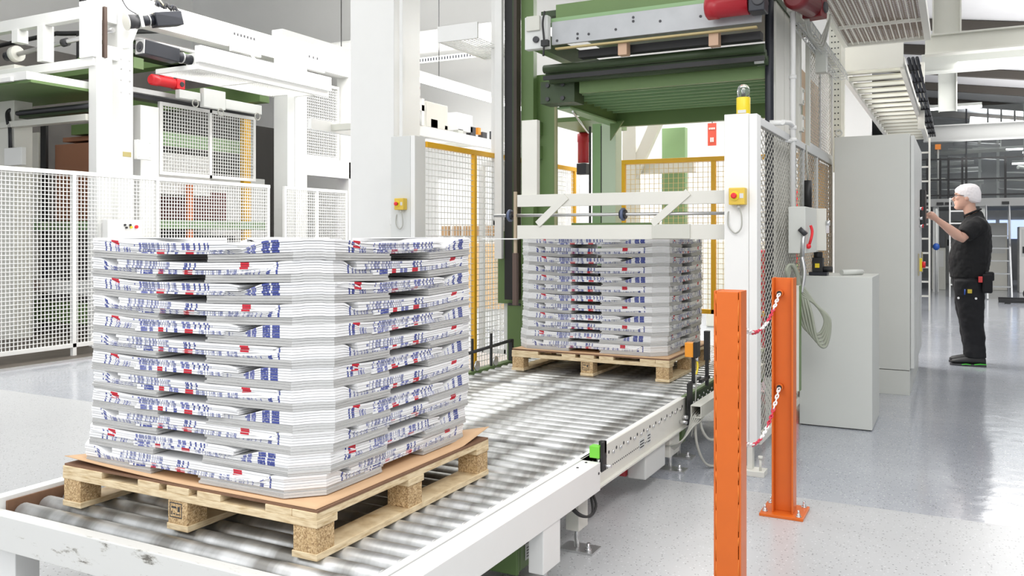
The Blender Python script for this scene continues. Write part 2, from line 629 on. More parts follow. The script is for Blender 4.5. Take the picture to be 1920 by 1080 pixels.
def roller_mesh():
    mb = MB()
    mb.tube([(ROLL_X0, 0, 0), (ROLL_X0 + 0.008, 0, 0), (ROLL_X1 - 0.008, 0, 0), (ROLL_X1, 0, 0)], [RR - 0.004, RR, RR, RR - 0.004], ROLLER, 20)
    mb.cyl((ROLL_X0 - 0.02, 0, 0), (ROLL_X0, 0, 0), 0.010, DARK, 8)
    mb.cyl((ROLL_X1, 0, 0), (ROLL_X1 + 0.02, 0, 0), 0.010, DARK, 8)
    mb.tube([(ROLL_X1, 0, 0), (ROLL_X1 + 0.004, 0, 0)], RR * 0.8, BLACK, 16)
    return mb


roll_src = []


def rollers(root, y0, y1, pitch):
    y = y0
    org = Vector(root.location)
    while y < y1:
        if not roll_src:
            mb = roller_mesh()
            o = mb.build('roller')
            roll_src.append(o)
        else:
            o = roll_src[0].copy(); COL.objects.link(o)
        o.parent = root
        o.location = Vector((0, y, RZ - RR)) - org
        y += pitch


def leg(root, x0, x1, y0, y1, ztop, m, foot=True, zb=0.09):
    o = B(x0, x1, y0, y1, zb, ztop, m).build('leg', root, bevel=0.003)
    if foot:
        cx, cy = (x0 + x1) / 2, (y0 + y1) / 2
        mb = MB()
        mb.cyl((cx, cy, 0.008), (cx, cy, zb + 0.02), 0.011, STEEL, 10)
        mb.box(cx - 0.06, cx + 0.09, cy - 0.05, cy + 0.05, 0, 0.009, STEEL)
        mb.cyl((cx + 0.06, cy - 0.02, 0), (cx + 0.06, cy - 0.02, 0.04), 0.008, CHROME, 8)
        mb.cyl((cx + 0.06, cy - 0.02, 0.009), (cx + 0.06, cy - 0.02, 0.02), 0.015, CHROME, 6)
        mb.build('foot', o)
    return o


# near section
con = thing('roller_conveyor', 'front roller conveyor section with scuffed white end beam under the nearest pallet', 'conveyor', (-2.2, 2.6, 0))
mb = MB()
mb.box(-3.02, -1.32, 1.795, 1.80, 0.245, 0.362, WORN)
mb.box(-3.02, -1.32, 1.80, 1.845, 0.352, 0.362, WORN)
mb.box(-3.02, -1.32, 1.80, 1.845, 0.245, 0.255, WORN)
mb.box(-3.02, -1.32, 1.841, 1.846, 0.30, 0.352, WORN)
mb.build('end_beam', con, bevel=0.002, label='scuffed white end beam with black rub marks')
mb = MB()
mb.box(-3.02, -2.97, 1.80, 3.55, 0.25, 0.40, WHITE)
mb.box(-2.97, -2.962, 1.86, 3.55, 0.26, 0.385, HARDB)
mb.build('side_beam', con, bevel=0.002)
mb = MB()
mb.box(-1.435, -1.405, 1.86, 3.52, 0.26, 0.374, WHITE)
mb.box(-1.445, -1.435, 1.86, 3.52, 0.26, 0.352, GREY)
mb.build('side_rail', con, bevel=0.002)
mb = MB()
pts = [(-1.32, 1.80, 0.255), (-1.32, 3.19, 0.255), (-1.32, 3.19, 0.255), (-1.32, 3.345, 0.255), (-1.32, 3.345, 0.372), (-1.32, 1.80, 0.372)]
mb.box(-1.324, -1.32, 1.80, 3.345, 0.255, 0.372, WHITE)
mb.box(-1.40, -1.324, 1.80, 3.345, 0.366, 0.372, WHITE)
mb.box(-1.40, -1.324, 3.335, 3.345, 0.265, 0.366, WHITE)
for y in (3.22, 3.31):
    mb.cyl((-1.37, y, 0.371), (-1.37, y, 0.375), 0.006, DARK, 8)
mb.cyl((-1.322, 3.325, 0.33), (-1.317, 3.325, 0.33), 0.006, DARK, 8)
mb.build('chain_guard', con, bevel=0.003)
rollers(con, 1.905, 3.53, 0.0915)
leg(con, -1.385, -1.325, 2.80, 2.95, 0.26, WHITE)
leg(con, -1.45, -1.39, 3.28, 3.38, 0.26, CREAM)
leg(con, -2.99, -2.90, 1.85, 1.94, 0.26, WHITE)
leg(con, -2.99, -2.90, 3.28, 3.38, 0.26, WHITE)
# drive gear of the near section (green housing with rating plate)
mb = MB()
mb.box(-1.66, -1.45, 2.86, 3.10, 0.06, 0.24, GREEN)
mb.box(-1.66, -1.45, 2.84, 2.86, 0.05, 0.245, GREEN)
dr = mb.build('gear_housing', con, bevel=0.006)
mb = MB()
mb.box(-1.449, -1.447, 2.90, 2.99, 0.09, 0.18, LGREY)
mb.box(-1.4465, -1.4460, 2.905, 2.985, 0.15, 0.172, DARK)
for k in range(4):
    mb.box(-1.4465, -1.4460, 2.91, 2.975, 0.10 + k * 0.011, 0.104 + k * 0.011, SLATE)
mb.build('rating_plate', dr)
mb = MB()
mb.tube(curve_pts([(-1.40, 3.18, 0.26), (-1.37, 3.22, 0.19), (-1.35, 3.30, 0.155), (-1.35, 3.37, 0.18), (-1.37, 3.36, 0.25)]), 0.006, BLACK, 6)
mb.tube(curve_pts([(-1.41, 3.17, 0.25), (-1.36, 3.22, 0.18), (-1.345, 3.32, 0.165), (-1.38, 3.37, 0.25)]), 0.006, BLACK, 6)
mb.build('cable_loop', con)

# far section
con2 = thing('roller_conveyor', 'middle section of the roller conveyor with perforated cream side frame, between the two pallets', 'conveyor', (-2.2, 4.2, 0))
rollers(con2, 3.60, 4.94, 0.0975)
mb = MB()
mb.box(-1.415, -1.405, 3.35, 4.90, 0.21, 0.374, CREAM)
mb.box(-1.44, -1.415, 3.53, 4.90, 0.364, 0.374, WHITE)
mb.box(-1.405, -1.385, 3.35, 4.90, 0.21, 0.218, CREAM)
y = 3.42
while y < 4.86:
    mb.cyl((-1.405, y, 0.325), (-1.397, y, 0.325), 0.009, CHROME, 8)
    mb.cyl((-1.405, y + 0.049, 0.333), (-1.4035, y + 0.049, 0.333), 0.008, DARK, 8)
    y += 0.0975
y = 3.45
while y < 4.2:
    mb.box(-1.405, -1.4035, y, y + 0.008, 0.262, 0.268, DARK); y += 0.024
mb.box(-1.405, -1.403, 4.08, 4.16, 0.245, 0.30, LGREY)
mb.box(-1.405, -1.403, 4.20, 4.26, 0.25, 0.31, LGREY)
for k in range(3):
    mb.box(-1.403, -1.4025, 4.09, 4.15, 0.255 + k * 0.014, 0.261 + k * 0.014, SLATE)
    mb.box(-1.403, -1.4025, 4.21, 4.25, 0.26 + k * 0.015, 0.266 + k * 0.015, SLATE)
mb.cyl((-1.405, 4.84, 0.27), (-1.375, 4.84, 0.27), 0.012, CHROME, 10)
mb.cyl((-1.405, 4.78, 0.255), (-1.36, 4.78, 0.255), 0.009, CHROME, 10)
mb.build('side_frame', con2)
B(-3.02, -2.965, 3.56, 4.98, 0.25, 0.375, WHITE).build('side_beam', con2, bevel=0.002)
leg(con2, -1.46, -1.405, 4.60, 4.78, 0.212, CREAM)
leg(con2, -2.99, -2.90, 4.60, 4.75, 0.26, WHITE)
mb = MB()
mb.box(-1.50, -1.40, 4.17, 4.50, 0.075, 0.20, LGREY)
mb.build('motor_cover', con2, bevel=0.008)
mb = MB()
mb.cyl((-1.75, 4.16, 0.14), (-1.50, 4.16, 0.14), 0.055, RED, 14)
mb.build('drive_motor', con2)

con3 = thing('roller_conveyor', 'green railed section of the roller conveyor under the far pallet, inside the machine', 'conveyor', (-2.2, 6.2, 0))
rollers(con3, 5.035, 7.45, 0.0975)
mb = MB()
mb.box(-1.43, -1.405, 4.90, 7.5, 0.366, 0.378, GREEN)
mb.box(-1.42, -1.405, 4.90, 7.5, 0.20, 0.366, DGREEN)
y = 4.96
while y < 7.4:
    mb.cyl((-1.405, y, 0.315), (-1.396, y, 0.315), 0.009, CHROME, 8)
    mb.cyl((-1.405, y + 0.04, 0.335), (-1.398, y + 0.04, 0.335), 0.006, CHROME, 8)
    y += 0.0975
mb.build('side_frame', con3)
B(-3.02, -2.965, 4.99, 7.5, 0.25, 0.375, GREEN).build('side_beam', con3, bevel=0.002)
leg(con3, -1.50, -1.44, 4.95, 5.03, 0.2, GREEN)
leg(con3, -1.50, -1.44, 7.3, 7.4, 0.2, GREEN)
leg(con3, -2.99, -2.93, 7.3, 7.4, 0.26, GREEN)

# photo-electric sensors
s = thing('light_sensor', 'lime green light sensor on a black bracket beside the middle conveyor section', 'sensor', (-1.33, 3.36, 0.30))
B(-1.37, -1.325, 3.345, 3.385, 0.385, 0.435, mat('lime_green', (0.20, 0.68, 0.06), 0.35)).build('sensor_head', s, bevel=0.003)
mb = B(-1.323, -1.313, 3.35, 3.40, 0.33, 0.452, BLACK)
mb.box(-1.34, -1.313, 3.375, 3.40, 0.40, 0.452, BLACK)
mb.build('bracket', s, bevel=0.002)
mb = MB()
mb.cyl((-1.335, 3.365, 0.385), (-1.335, 3.365, 0.34), 0.008, CHROME, 8)
mb.cyl((-1.325, 3.38, 0.35), (-1.285, 3.38, 0.35), 0.006, CHROME, 8)
mb.tube(curve_pts([(-1.335, 3.365, 0.34), (-1.334, 3.355, 0.315), (-1.33, 3.352, 0.29)]), 0.003, BLACK, 6)
mb.build('plug', s)

s = thing('light_sensor', 'orange light sensor on a black arm beside the far pallet', 'sensor', (-1.39, 4.97, 0.2))
B(-1.425, -1.375, 4.955, 5.015, 0.60, 0.685, mat('sensor_orange', (0.85, 0.32, 0.03), 0.35)).build('sensor_head', s, bevel=0.003)
B(-1.374, -1.352, 4.955, 5.03, 0.60, 0.69, BLACK).build('sensor_back', s, bevel=0.002)
mb = MB()
mb.bar((-1.385, 5.0, 0.44), (-1.385, 5.0, 0.61), 0.018, 0.018, BLACK)
mb.bar((-1.39, 4.92, 0.45), (-1.385, 5.15, 0.455), 0.014, 0.014, BLACK)
mb.prism([(-1.385, 4.86, 0.22), (-1.385, 4.94, 0.22), (-1.385, 4.96, 0.46), (-1.385, 4.86, 0.46)], (0.008, 0, 0), BLACK)
mb.build('bracket', s)
mb = MB()
mb.cyl((-1.36, 4.99, 0.60), (-1.36, 4.99, 0.575), 0.008, CHROME, 8)
mb.tube(curve_pts([(-1.36, 4.99, 0.575), (-1.355, 4.985, 0.54), (-1.36, 4.97, 0.5)]), 0.006, SYELLOW, 6)
mb.tube(curve_pts([(-1.36, 4.97, 0.5), (-1.362, 4.96, 0.35), (-1.365, 4.93, 0.22), (-1.37, 4.90, 0.15)]), 0.004, CABLE, 6)
mb.build('sensor_cable', s)

s = thing('reflector_post', 'black upright bar beside the orange light sensor at the far pallet', 'bracket', (-1.385, 5.3, 0.378))
mb = B(-1.40, -1.37, 5.29, 5.33, 0.54, 0.72, BLACK)
mb.bar((-1.385, 5.31, 0.38), (-1.385, 5.31, 0.72), 0.02, 0.02, BLACK)
mb.bar((-1.385, 5.15, 0.43), (-1.385, 5.35, 0.43), 0.02, 0.02, BLACK)
mb.build('post', s)

# cable duct with grey hoses beside the conveyor
s = thing('cable_duct', 'open ended grey cable duct with hanging grey cables, beside the conveyor behind the orange post', 'cable duct', (-1.3, 4.8, 0.0))
mb = MB()
mb.box(-1.34, -1.28, 4.78, 6.6, 0.35, 0.355, CREAM2)
mb.box(-1.34, -1.336, 4.78, 6.6, 0.29, 0.35, CREAM2)
mb.box(-1.284, -1.28, 4.78, 6.6, 0.29, 0.35, CREAM2)
mb.box(-1.34, -1.28, 4.78, 6.6, 0.285, 0.29, CREAM2)
mb.bar((-1.31, 5.6, 0.0), (-1.31, 5.6, 0.285), 0.04, 0.04, CREAM2)
mb.build('duct', s)
mb = MB()
for k in range(6):
    x = -1.335 + k * 0.010
    mb.tube(curve_pts([(x, 4.95, 0.31), (x, 4.79, 0.30 - 0.006 * k), (x - 0.01, 4.74 - k * 0.014, 0.22 + 0.008 * k), (x - 0.07, 4.68 - k * 0.016, 0.12 + 0.012 * k), (x - 0.22, 4.60, 0.07 + 0.012 * k)]), 0.0042, CABLE, 6)
mb.tube(curve_pts([(-1.32, 4.8, 0.3), (-1.30, 4.76, 0.15), (-1.26, 4.80, 0.03), (-1.20, 4.86, 0.02), (-1.16, 4.95, 0.10)]), 0.008, CABLE, 6)
mb.tube(curve_pts([(-1.30, 4.82, 0.3), (-1.28, 4.8, 0.22), (-1.24, 4.83, 0.16), (-1.18, 4.9, 0.18), (-1.15, 4.96, 0.3)]), 0.008, CABLE, 6)
mb.build('cable_bundle', s)

# black side stop on the left edge of the conveyor
s = thing('side_stop', 'black hinged stop bar on the left edge of the conveyor before the green machine column', 'stop bar', (-2.98, 5.4, 0.36))
mb = MB()
mb.tube([(-2.98, 4.95, 0.50), (-2.98, 5.72, 0.525)], 0.012, DARK, 10)
mb.bar((-2.98, 5.73, 0.34), (-2.98, 5.73, 0.535), 0.03, 0.03, BLACK)
mb.bar((-2.98, 5.42, 0.36), (-2.98, 5.42, 0.61), 0.014, 0.014, BLACK)
mb.bar((-2.98, 5.15, 0.36), (-2.98, 5.15, 0.60), 0.014, 0.014, BLACK)
mb.build('bar', s)
mb = MB()
for y in (5.45, 5.18):
    mb.cyl((-2.965, y, 0.41), (-2.955, y, 0.41), 0.035, CHROME, 16)
mb.build('reflector', s)


# ------------------------------------------------------------------ pallets
def make_pallet(x0, y0, lab):
    r = thing('wooden_pallet', lab, 'pallet', (x0, y0, RZ), 'pallets on the roller conveyor')
    z = RZ
    W, D = 1.14, 1.03
    for xa in (0, 0.52, 1.045):
        B(x0 + xa, x0 + xa + 0.095, y0, y0 + D, z, z + 0.020, WOOD).build('bottom_board', r, bevel=0.0015)
        for ya in (0.002, 0.475, 0.945):
            b = B(x0 + xa + 0.004, x0 + xa + 0.091, y0 + ya, y0 + ya + 0.083, z + 0.020, z + 0.095, CHIP).build('block', r, bevel=0.002)
            if xa == 0.52 and ya < 0.01:
                mb = MB()
                xs, zs, yy = x0 + xa + 0.012, z + 0.04, y0 + ya - 0.0006
                for (a, c, e, f) in ((0, 0.055, 0, 0.003), (0, 0.055, 0.045, 0.048), (0, 0.003, 0, 0.048), (0.052, 0.055, 0, 0.048), (0.008, 0.012, 0.008, 0.02), (0.016, 0.024, 0.010, 0.014), (0.028, 0.046, 0.010, 0.013), (0.008, 0.03, 0.030, 0.036), (0.036, 0.046, 0.02, 0.036)):
                    mb.box(xs + a, xs + c, yy, yy + 0.0005, zs + e, zs + f, DARK)
                mb.build('stamp', b)
    for ya in (0.0, 0.47, 0.935):
        B(x0, x0 + W, y0 + ya, y0 + ya + 0.095, z + 0.095, z + 0.118, WOOD).build('stringer', r, bevel=0.0015)
    for (a, c) in ((0, 0.205), (0.382, 0.485), (0.518, 0.62), (0.655, 0.757), (0.94, 1.045), (1.045, 1.14)):
        B(x0 + a + 0.001, x0 + c - 0.001, y0 + (0 if a != 0.94 else 0.0), y0 + D, z + 0.118, z + 0.140, WOOD).build('deck_board', r, bevel=0.0015)
    return r


pal1 = make_pallet(-2.79, 1.951, 'light wooden pallet with chipboard blocks, the nearest, under the large newspaper stack')
pal2 = dup(pal1, (0.012, 3.40, 0), 'light wooden pallet with chipboard blocks, the far one under the stack in the green machine')
PZ = RZ + 0.140


def make_sheets(dx, dy, lab1, lab2, curl):
    x0, x1, y0, y1 = -2.785 + dx, -1.65 + dx, 1.955 + dy, 2.975 + dy
    o = B(x0, x1, y0, y1, PZ, PZ + 0.007, HARDB).build('fibre_board')
    tag(o, lab1, 'board')
    mb = MB()
    nx, ny = 30, 26
    idx = {}
    for t in (0, 1):
        for i in range(nx + 1):
            for j in range(ny + 1):
                x = x0 - 0.004 + (x1 - x0 - 0.004) * i / nx
                y = y0 + 0.003 + (y1 - y0 + 0.02) * j / ny
                z = PZ + 0.0085 + t * 0.0018
                a = max(0, 1 - i / nx * 1.9) * max(0, 1 - j / ny * 5)
                z += curl * 0.022 * a ** 1.5
                c = max(0, (i / nx - 0.86) / 0.14) * max(0, (j / ny - 0.8) / 0.2)
                z += curl * 0.035 * c
                idx[t, i, j] = mb.vt((x, y, z))
    for i in range(nx):
        for j in range(ny):
            mb.face([idx[1, i, j], idx[1, i + 1, j], idx[1, i + 1, j + 1], idx[1, i, j + 1]], KRAFT, sm=True)
            mb.face([idx[0, i, j], idx[0, i, j + 1], idx[0, i + 1, j + 1], idx[0, i + 1, j]], KRAFT, sm=True)
    for i in range(nx):
        mb.face([idx[0, i, 0], idx[0, i + 1, 0], idx[1, i + 1, 0], idx[1, i, 0]], KRAFT)
        mb.face([idx[1, i, ny], idx[1, i + 1, ny], idx[0, i + 1, ny], idx[0, i, ny]], KRAFT)
    for j in range(ny):
        mb.face([idx[1, 0, j], idx[1, 0, j + 1], idx[0, 0, j + 1], idx[0, 0, j]], KRAFT)
        mb.face([idx[0, nx, j], idx[0, nx, j + 1], idx[1, nx, j + 1], idx[1, nx, j]], KRAFT)
    o = mb.build('cardboard_sheet')
    tag(o, lab2, 'cardboard')


make_sheets(0, 0, 'thin brown fibre board lying on the nearest pallet', 'kraft cardboard sheet with curled corner under the nearest newspaper stack', 1.0)
make_sheets(0.012, 3.40, 'thin brown fibre board lying on the far pallet', 'kraft cardboard sheet under the far newspaper stack', 0.1)

# ------------------------------------------------------------------ newspaper stacks
# Each layer is a pinwheel: four corner bundles of folded papers, four corner bundles with page edges
# outward, and thin strands bridging the middle of each side.
LA, LB = 1.085, 0.995       # side lengths of the stack (before the corners are cut off)
CH = 0.09                 # size of the cut corner


def plen(P):
    return math.dist(P[0], P[1])


def bundle(path, inner, zb, zt, marks, sheets, edge=False, seed=0, droop=0.0, wa=1, wb=1):
    """path: outer outline points (x,y) densely sampled with running length; inner: matching inner points;
    zb, zt: functions of running length; marks: [(s0,s1,material)]"""
    rnd = random.Random(seed)
    mb = MB()
    n = len(path)

    def dr(p):
        hx, hy = wa / 2, wb / 2
        if p[1] <= -hy + 0.02:
            u = (p[0] + hx) / wa
        elif p[0] >= hx - 0.02:
            u = (p[1] + hy) / wb
        else:
            return 0.0
        return -droop * max(0.0, 1 - (2 * u - 1) ** 2) ** 1.5

    S = [0.0]
    for i in range(1, n):
        S.append(S[-1] + math.dist(path[i - 1], path[i]))
    for k in range(sheets):
        ins = rnd.uniform(-0.002, 0.004)
        sh = rnd.uniform(-0.0015, 0.0015)
        f0, f1 = k / sheets, (k + 1) / sheets
        ring = []
        for i in range(n):
            dz = dr(path[i])
            b0, t0 = zb(S[i]) + dz, zt(S[i]) + dz
            hh = t0 - b0
            za, zc = b0 + hh * f0 + 0.0006, b0 + hh * f1 - 0.0006
            ox, oy = path[i]; ix, iy = inner[i]
            dd = math.dist(path[i], inner[i]) or 1
            px, py = ox + (ix - ox) * ins / dd, oy + (iy - oy) * ins / dd
            if i == 0 or i == n - 1:      # ragged ends
                q = path[1] if i == 0 else path[-2]
                dl = math.dist(path[i], q) or 1
                r2 = rnd.uniform(-0.002, 0.008) + (0.004 if k % 2 else 0)
                px += (q[0] - ox) * r2 / dl; py += (q[1] - oy) * r2 / dl
            ring.append((mb.vt((px, py, za)), mb.vt((px, py, zc)), mb.vt((ix, iy, za)), mb.vt((ix, iy, zc))))
        for i in range(n - 1):
            a, b = ring[i], ring[i + 1]
            sm = (S[i] + S[i + 1]) / 2 + sh
            m = EDGE if edge else PAPER
            if edge and abs(path[i][0] - path[i + 1][0]) > 1e-4 and abs(path[i][1] - path[i + 1][1]) > 1e-4:
                m = PEDGE
            for (s0, s1, mm) in marks:
                if s0 <= sm < s1:
                    m = mm
            mb.face([a[0], b[0], b[1], a[1]], m, uv=[(S[i] + sh, 0), (S[i + 1] + sh, 0), (S[i + 1] + sh, 1), (S[i] + sh, 1)])
            mb.face([a[1], b[1], b[3], a[3]], PAPER)
            mb.face([a[0], a[2], b[2], b[0]], PAPER)
            mb.face([a[2], a[3], b[3], b[2]], PAPER)
        a = ring[0]; mb.face([a[0], a[1], a[3], a[2]], EDGE if edge else PAPER)
        a = ring[-1]; mb.face([a[0], a[2], a[3], a[1]], EDGE if edge else PAPER)
    return mb


def dense(P, step=0.012):
    out = [P[0]]
    for i in range(len(P) - 1):
        L = math.dist(P[i], P[i + 1]); k = max(1, int(L / step))
        for j in range(1, k + 1):
            t = j / k
            out.append((P[i][0] + (P[i + 1][0] - P[i][0]) * t, P[i][1] + (P[i + 1][1] - P[i][1]) * t))
    return out


def lerpf(tab):
    def f(s):
        if s <= tab[0][0]: return tab[0][1]
        for (a, va), (b, vb) in zip(tab, tab[1:]):
            if s <= b:
                t = (s - a) / (b - a); t = t * t * (3 - 2 * t)
                return va + (vb - va) * t
        return tab[-1][1]
    return f


HL = 0.0655      # layer height
GB = 0.385        # share taken by the page-edge band


def corner_geo(a, b, ua, ub):
    """front-right corner (local): front side y=-b/2 running to +x, then cut corner, then right side x=+a/2.
    ua: start on the front side, ub: end on the right side (shares of the side)"""
    hx, hy = a / 2, b / 2
    P = dense([(-hx + a * ua, -hy), (hx - CH, -hy), (hx, -hy + CH), (hx, -hy + b * ub)])
    inner = []
    cx, cy = hx - CH - 0.06, -hy + CH + 0.06
    for (x, y) in P:
        if y <= -hy + 1e-6:
            inner.append((min(x, hx - CH - 0.1), -hy + 0.36) if x < hx - CH - 0.1 else (hx - CH - 0.1, -hy + 0.36))
        elif x >= hx - 1e-6:
            inner.append((hx - 0.36 + 0.0, max(y, -hy + 0.36)))
        else:
            inner.append((hx - CH - 0.1 - 0.05, -hy + 0.36))
    return P, inner


def strand_geo(a, b, u0, u1, dep=0.22):
    hx, hy = a / 2, b / 2
    P = dense([(-hx + a * u0, -hy), (-hx + a * u1, -hy)])
    return P, [(x, y + dep) for (x, y) in P]


PARTS_CACHE = {}


def bmesh_for(kind, par, a, b, lev):
    key = (kind, par, a, b, lev)
    D = (0.0, 0.007, 0.013)[lev]
    if key in PARTS_CACHE:
        return PARTS_CACHE[key]
    g = HL * GB
    H = HL
    sd = hash(key) % 1000 if False else int(a * 1000) + par * 7 + len(kind) + lev * 31
    if kind == 'edge':
        P, I = corner_geo(a, b, 0.585 if a > 1.04 else 0.62, 0.385)
        mb = bundle(P, I, lambda s: 0.0, lambda s: g, [], 3, True, sd, D, a, b)
    elif kind == 'fold':
        ua = 0.60 if par else 0.66
        P, I = corner_geo(a, b, ua, 0.56 if par == 0 else 0.60)
        Lf = a * (1 - ua) - CH          # length on the front before the cut
        Lc = Lf + CH * 1.414
        hi, lo = H, g + (H - g) * 0.30
        if par:      # window at the right end of the front side
            zt = lerpf([(0, lo), (Lf * 0.35, lo), (Lf * 0.72, hi * 0.985), (Lf, H), (Lc, H), (Lc + 0.055, H), (Lc + 0.16, g + (H - g) * 0.45), (Lc + 0.28, lo)])
        else:
            zt = lerpf([(0, lo), (Lf * 0.60, lo + 0.002), (Lf * 0.86, hi * 0.985), (Lf, H), (Lc, H), (Lc + 0.04, H), (Lc + 0.115, g + (H - g) * 0.36), (Lc + 0.22, lo)])
        zb = lambda s: g
        marks = [(0.0, Lf * 0.42, PDENSE), (Lf - 0.115, Lf - 0.045, PBOLD), (Lf - 0.16, Lf - 0.125, PBLUE),
                 (Lc + 0.055, Lc + 0.095, PBOLD), (Lc + 0.10, Lc + 0.30, PBLUE), (Lc + 0.34, Lc + 0.42, PBOLD), (Lc + 0.445, Lc + 0.465, REDINK)]
        if par:
            marks = [(0.0, Lf * 0.30, PDENSE), (Lf - 0.14, Lf - 0.05, PBOLD), (Lf - 0.19, Lf - 0.15, PBLUE),
                     (Lc + 0.06, Lc + 0.10, PBOLD), (Lc + 0.11, Lc + 0.32, PBLUE), (Lc + 0.36, Lc + 0.43, PBOLD)]
        mb = bundle(P, I, zb, zt, marks, 5, False, sd, D, a, b)
    elif kind == 'strand':        # upper strand of the left half of a side
        u0, u1 = (0.095, 0.72) if par else (0.20, 0.86)
        P, I = strand_geo(a, b, u0, u1)
        L = a * (u1 - u0)
        if par:
            zb = lerpf([(0, g + (H - g) * 0.62), (0.12, g + (H - g) * 0.34), (0.3, g + (H - g) * 0.32), (L, g + (H - g) * 0.34)])
            zt = lerpf([(0, g + (H - g) * 0.85), (0.05, H), (0.2, g + (H - g) * 0.86), (0.36, g + (H - g) * 0.92), (L * 0.92, g + (H - g) * 0.94), (L, g + (H - g) * 0.80)])
            marks = [(0.085, 0.118, REDINK), (0.20, 0.40, PDENSE), (0.20, 0.24, PBLUE), (0.42, 0.46, PBLUE), (0.47, 0.55, PBOLD)]
        else:
            zb = lerpf([(0, g + (H - g) * 0.30), (0.10, g + (H - g) * 0.34), (0.45, g + (H - g) * 0.40), (L, g + (H - g) * 0.42)])
            zt = lerpf([(0, H), (0.12, g + (H - g) * 0.99), (0.35, g + (H - g) * 0.93), (0.5, g + (H - g) * 0.97), (L, g + (H - g) * 0.95)])
            marks = [(0.055, 0.085, PBOLD), (0.115, 0.16, PBLUE), (0.055, 0.25, PDENSE), (0.30, 0.38, PBOLD), (0.575, 0.608, REDINK)]
        mb = bundle(P, I, zb, zt, marks, 3, False, sd, D, a, b)
    else:                         # lower strand bridging the dark gap
        u0, u1 = (0.285, 0.87) if par == 0 else (0.285, 0.66)
        P, I = strand_geo(a, b, u0, u1, 0.2)
        L = a * (u1 - u0)
        zb = lerpf([(0, g - 0.006), (0.15, g - 0.001), (L * 0.6, g), (L, g + (H - g) * (0.28 if par == 0 else 0.05))])
        zt = lerpf([(0, g + (H - g) * 0.26), (0.10, g + (H - g) * 0.34), (L * 0.55, g + (H - g) * 0.36), (L, g + (H - g) * (0.72 if par == 0 else 0.35))])
        marks = [(0.105, 0.138, REDINK), (0.235, 0.268, REDINK), (0.02, 0.085, PBLUE), (0.15, 0.215, PBOLD), (0.29, 0.40, PDENSE)] if par else [(0.105, 0.138, REDINK), (0.235, 0.268, REDINK), (0.03, 0.09, PBOLD), (0.16, 0.21, PBLUE), (0.28, 0.46, PDENSE)]
        mb = bundle(P, I, zb, zt, marks, 2, False, sd, D, a, b)
    o = mb.build('newspaper_bundle')
    PARTS_CACHE[key] = o.data
    PROTO_FREE.append(o)
    return o.data


PROTO_FREE = []
ORD = ['top', 'second', 'third', 'fourth', 'fifth', 'sixth', 'seventh', 'eighth', 'ninth', 'tenth', 'eleventh', 'twelfth', 'thirteenth', 'fourteenth']


def build_stack(cx, cy, z0, layers, which, rs):
    rnd = random.Random(rs)
    SIDES = ['front right corner', 'right rear corner', 'rear left corner', 'front left corner']
    EDG = ['front', 'right', 'rear', 'left']
    for L in range(layers):
        par = (layers - L) % 2
        o_name = ORD[layers - 1 - L]
        z = z0 + L * HL
        dx, dy = rnd.uniform(-0.004, 0.004), rnd.uniform(-0.004, 0.004)
        low = max(0, 3 - L)
        dx -= 0.006 * low * (1 if which == 'near' else 0.6); dy -= 0.004 * low
        last = o_name + ' layer of the ' + which + ' stack' if L < layers - 1 else 'topmost layer of the ' + which + ' stack'
        for q in range(4):
            a, b = (LA, LB) if q % 2 == 0 else (LB, LA)
            for kind in ('edge', 'fold', 'strand', 'lower'):
                if kind in ('strand', 'lower') and q in (2, 3):
                    continue
                if kind == 'lower' and par == 1 and q == 9:
                    continue
                me = bmesh_for(kind, par, a, b, 0 if L < 3 else (1 if L < 8 else 2))
                if PROTO_FREE:
                    o = PROTO_FREE.pop()
                else:
                    o = bpy.data.objects.new('newspaper_bundle', me)
                    COL.objects.link(o)
                jit = 0.002
                o.location = (cx + dx + rnd.uniform(-jit, jit), cy + dy + rnd.uniform(-jit, jit), z)
                o.rotation_euler = (0, 0, q * PI / 2)
                if kind == 'edge':
                    lb = 'grey page edges, %s, %s' % (SIDES[q], last)
                elif kind == 'fold':
                    lb = 'blue printed folds, %s, %s' % (SIDES[q], last)
                elif kind == 'strand':
                    lb = 'upper strand, middle of %s side, %s' % (EDG[q], last)
                else:
                    lb = 'lower strand, middle of %s side, %s' % (EDG[q], last)
                tag(o, lb, 'newspapers', 'newspaper bundles of the %s stack' % which)


build_stack(-2.235, 2.490, PZ + 0.0135, 12, 'near', 3)
build_stack(-2.228, 5.915, PZ + 0.0115, 12, 'far', 5)
for o in PROTO_FREE:
    bpy.data.objects.remove(o)

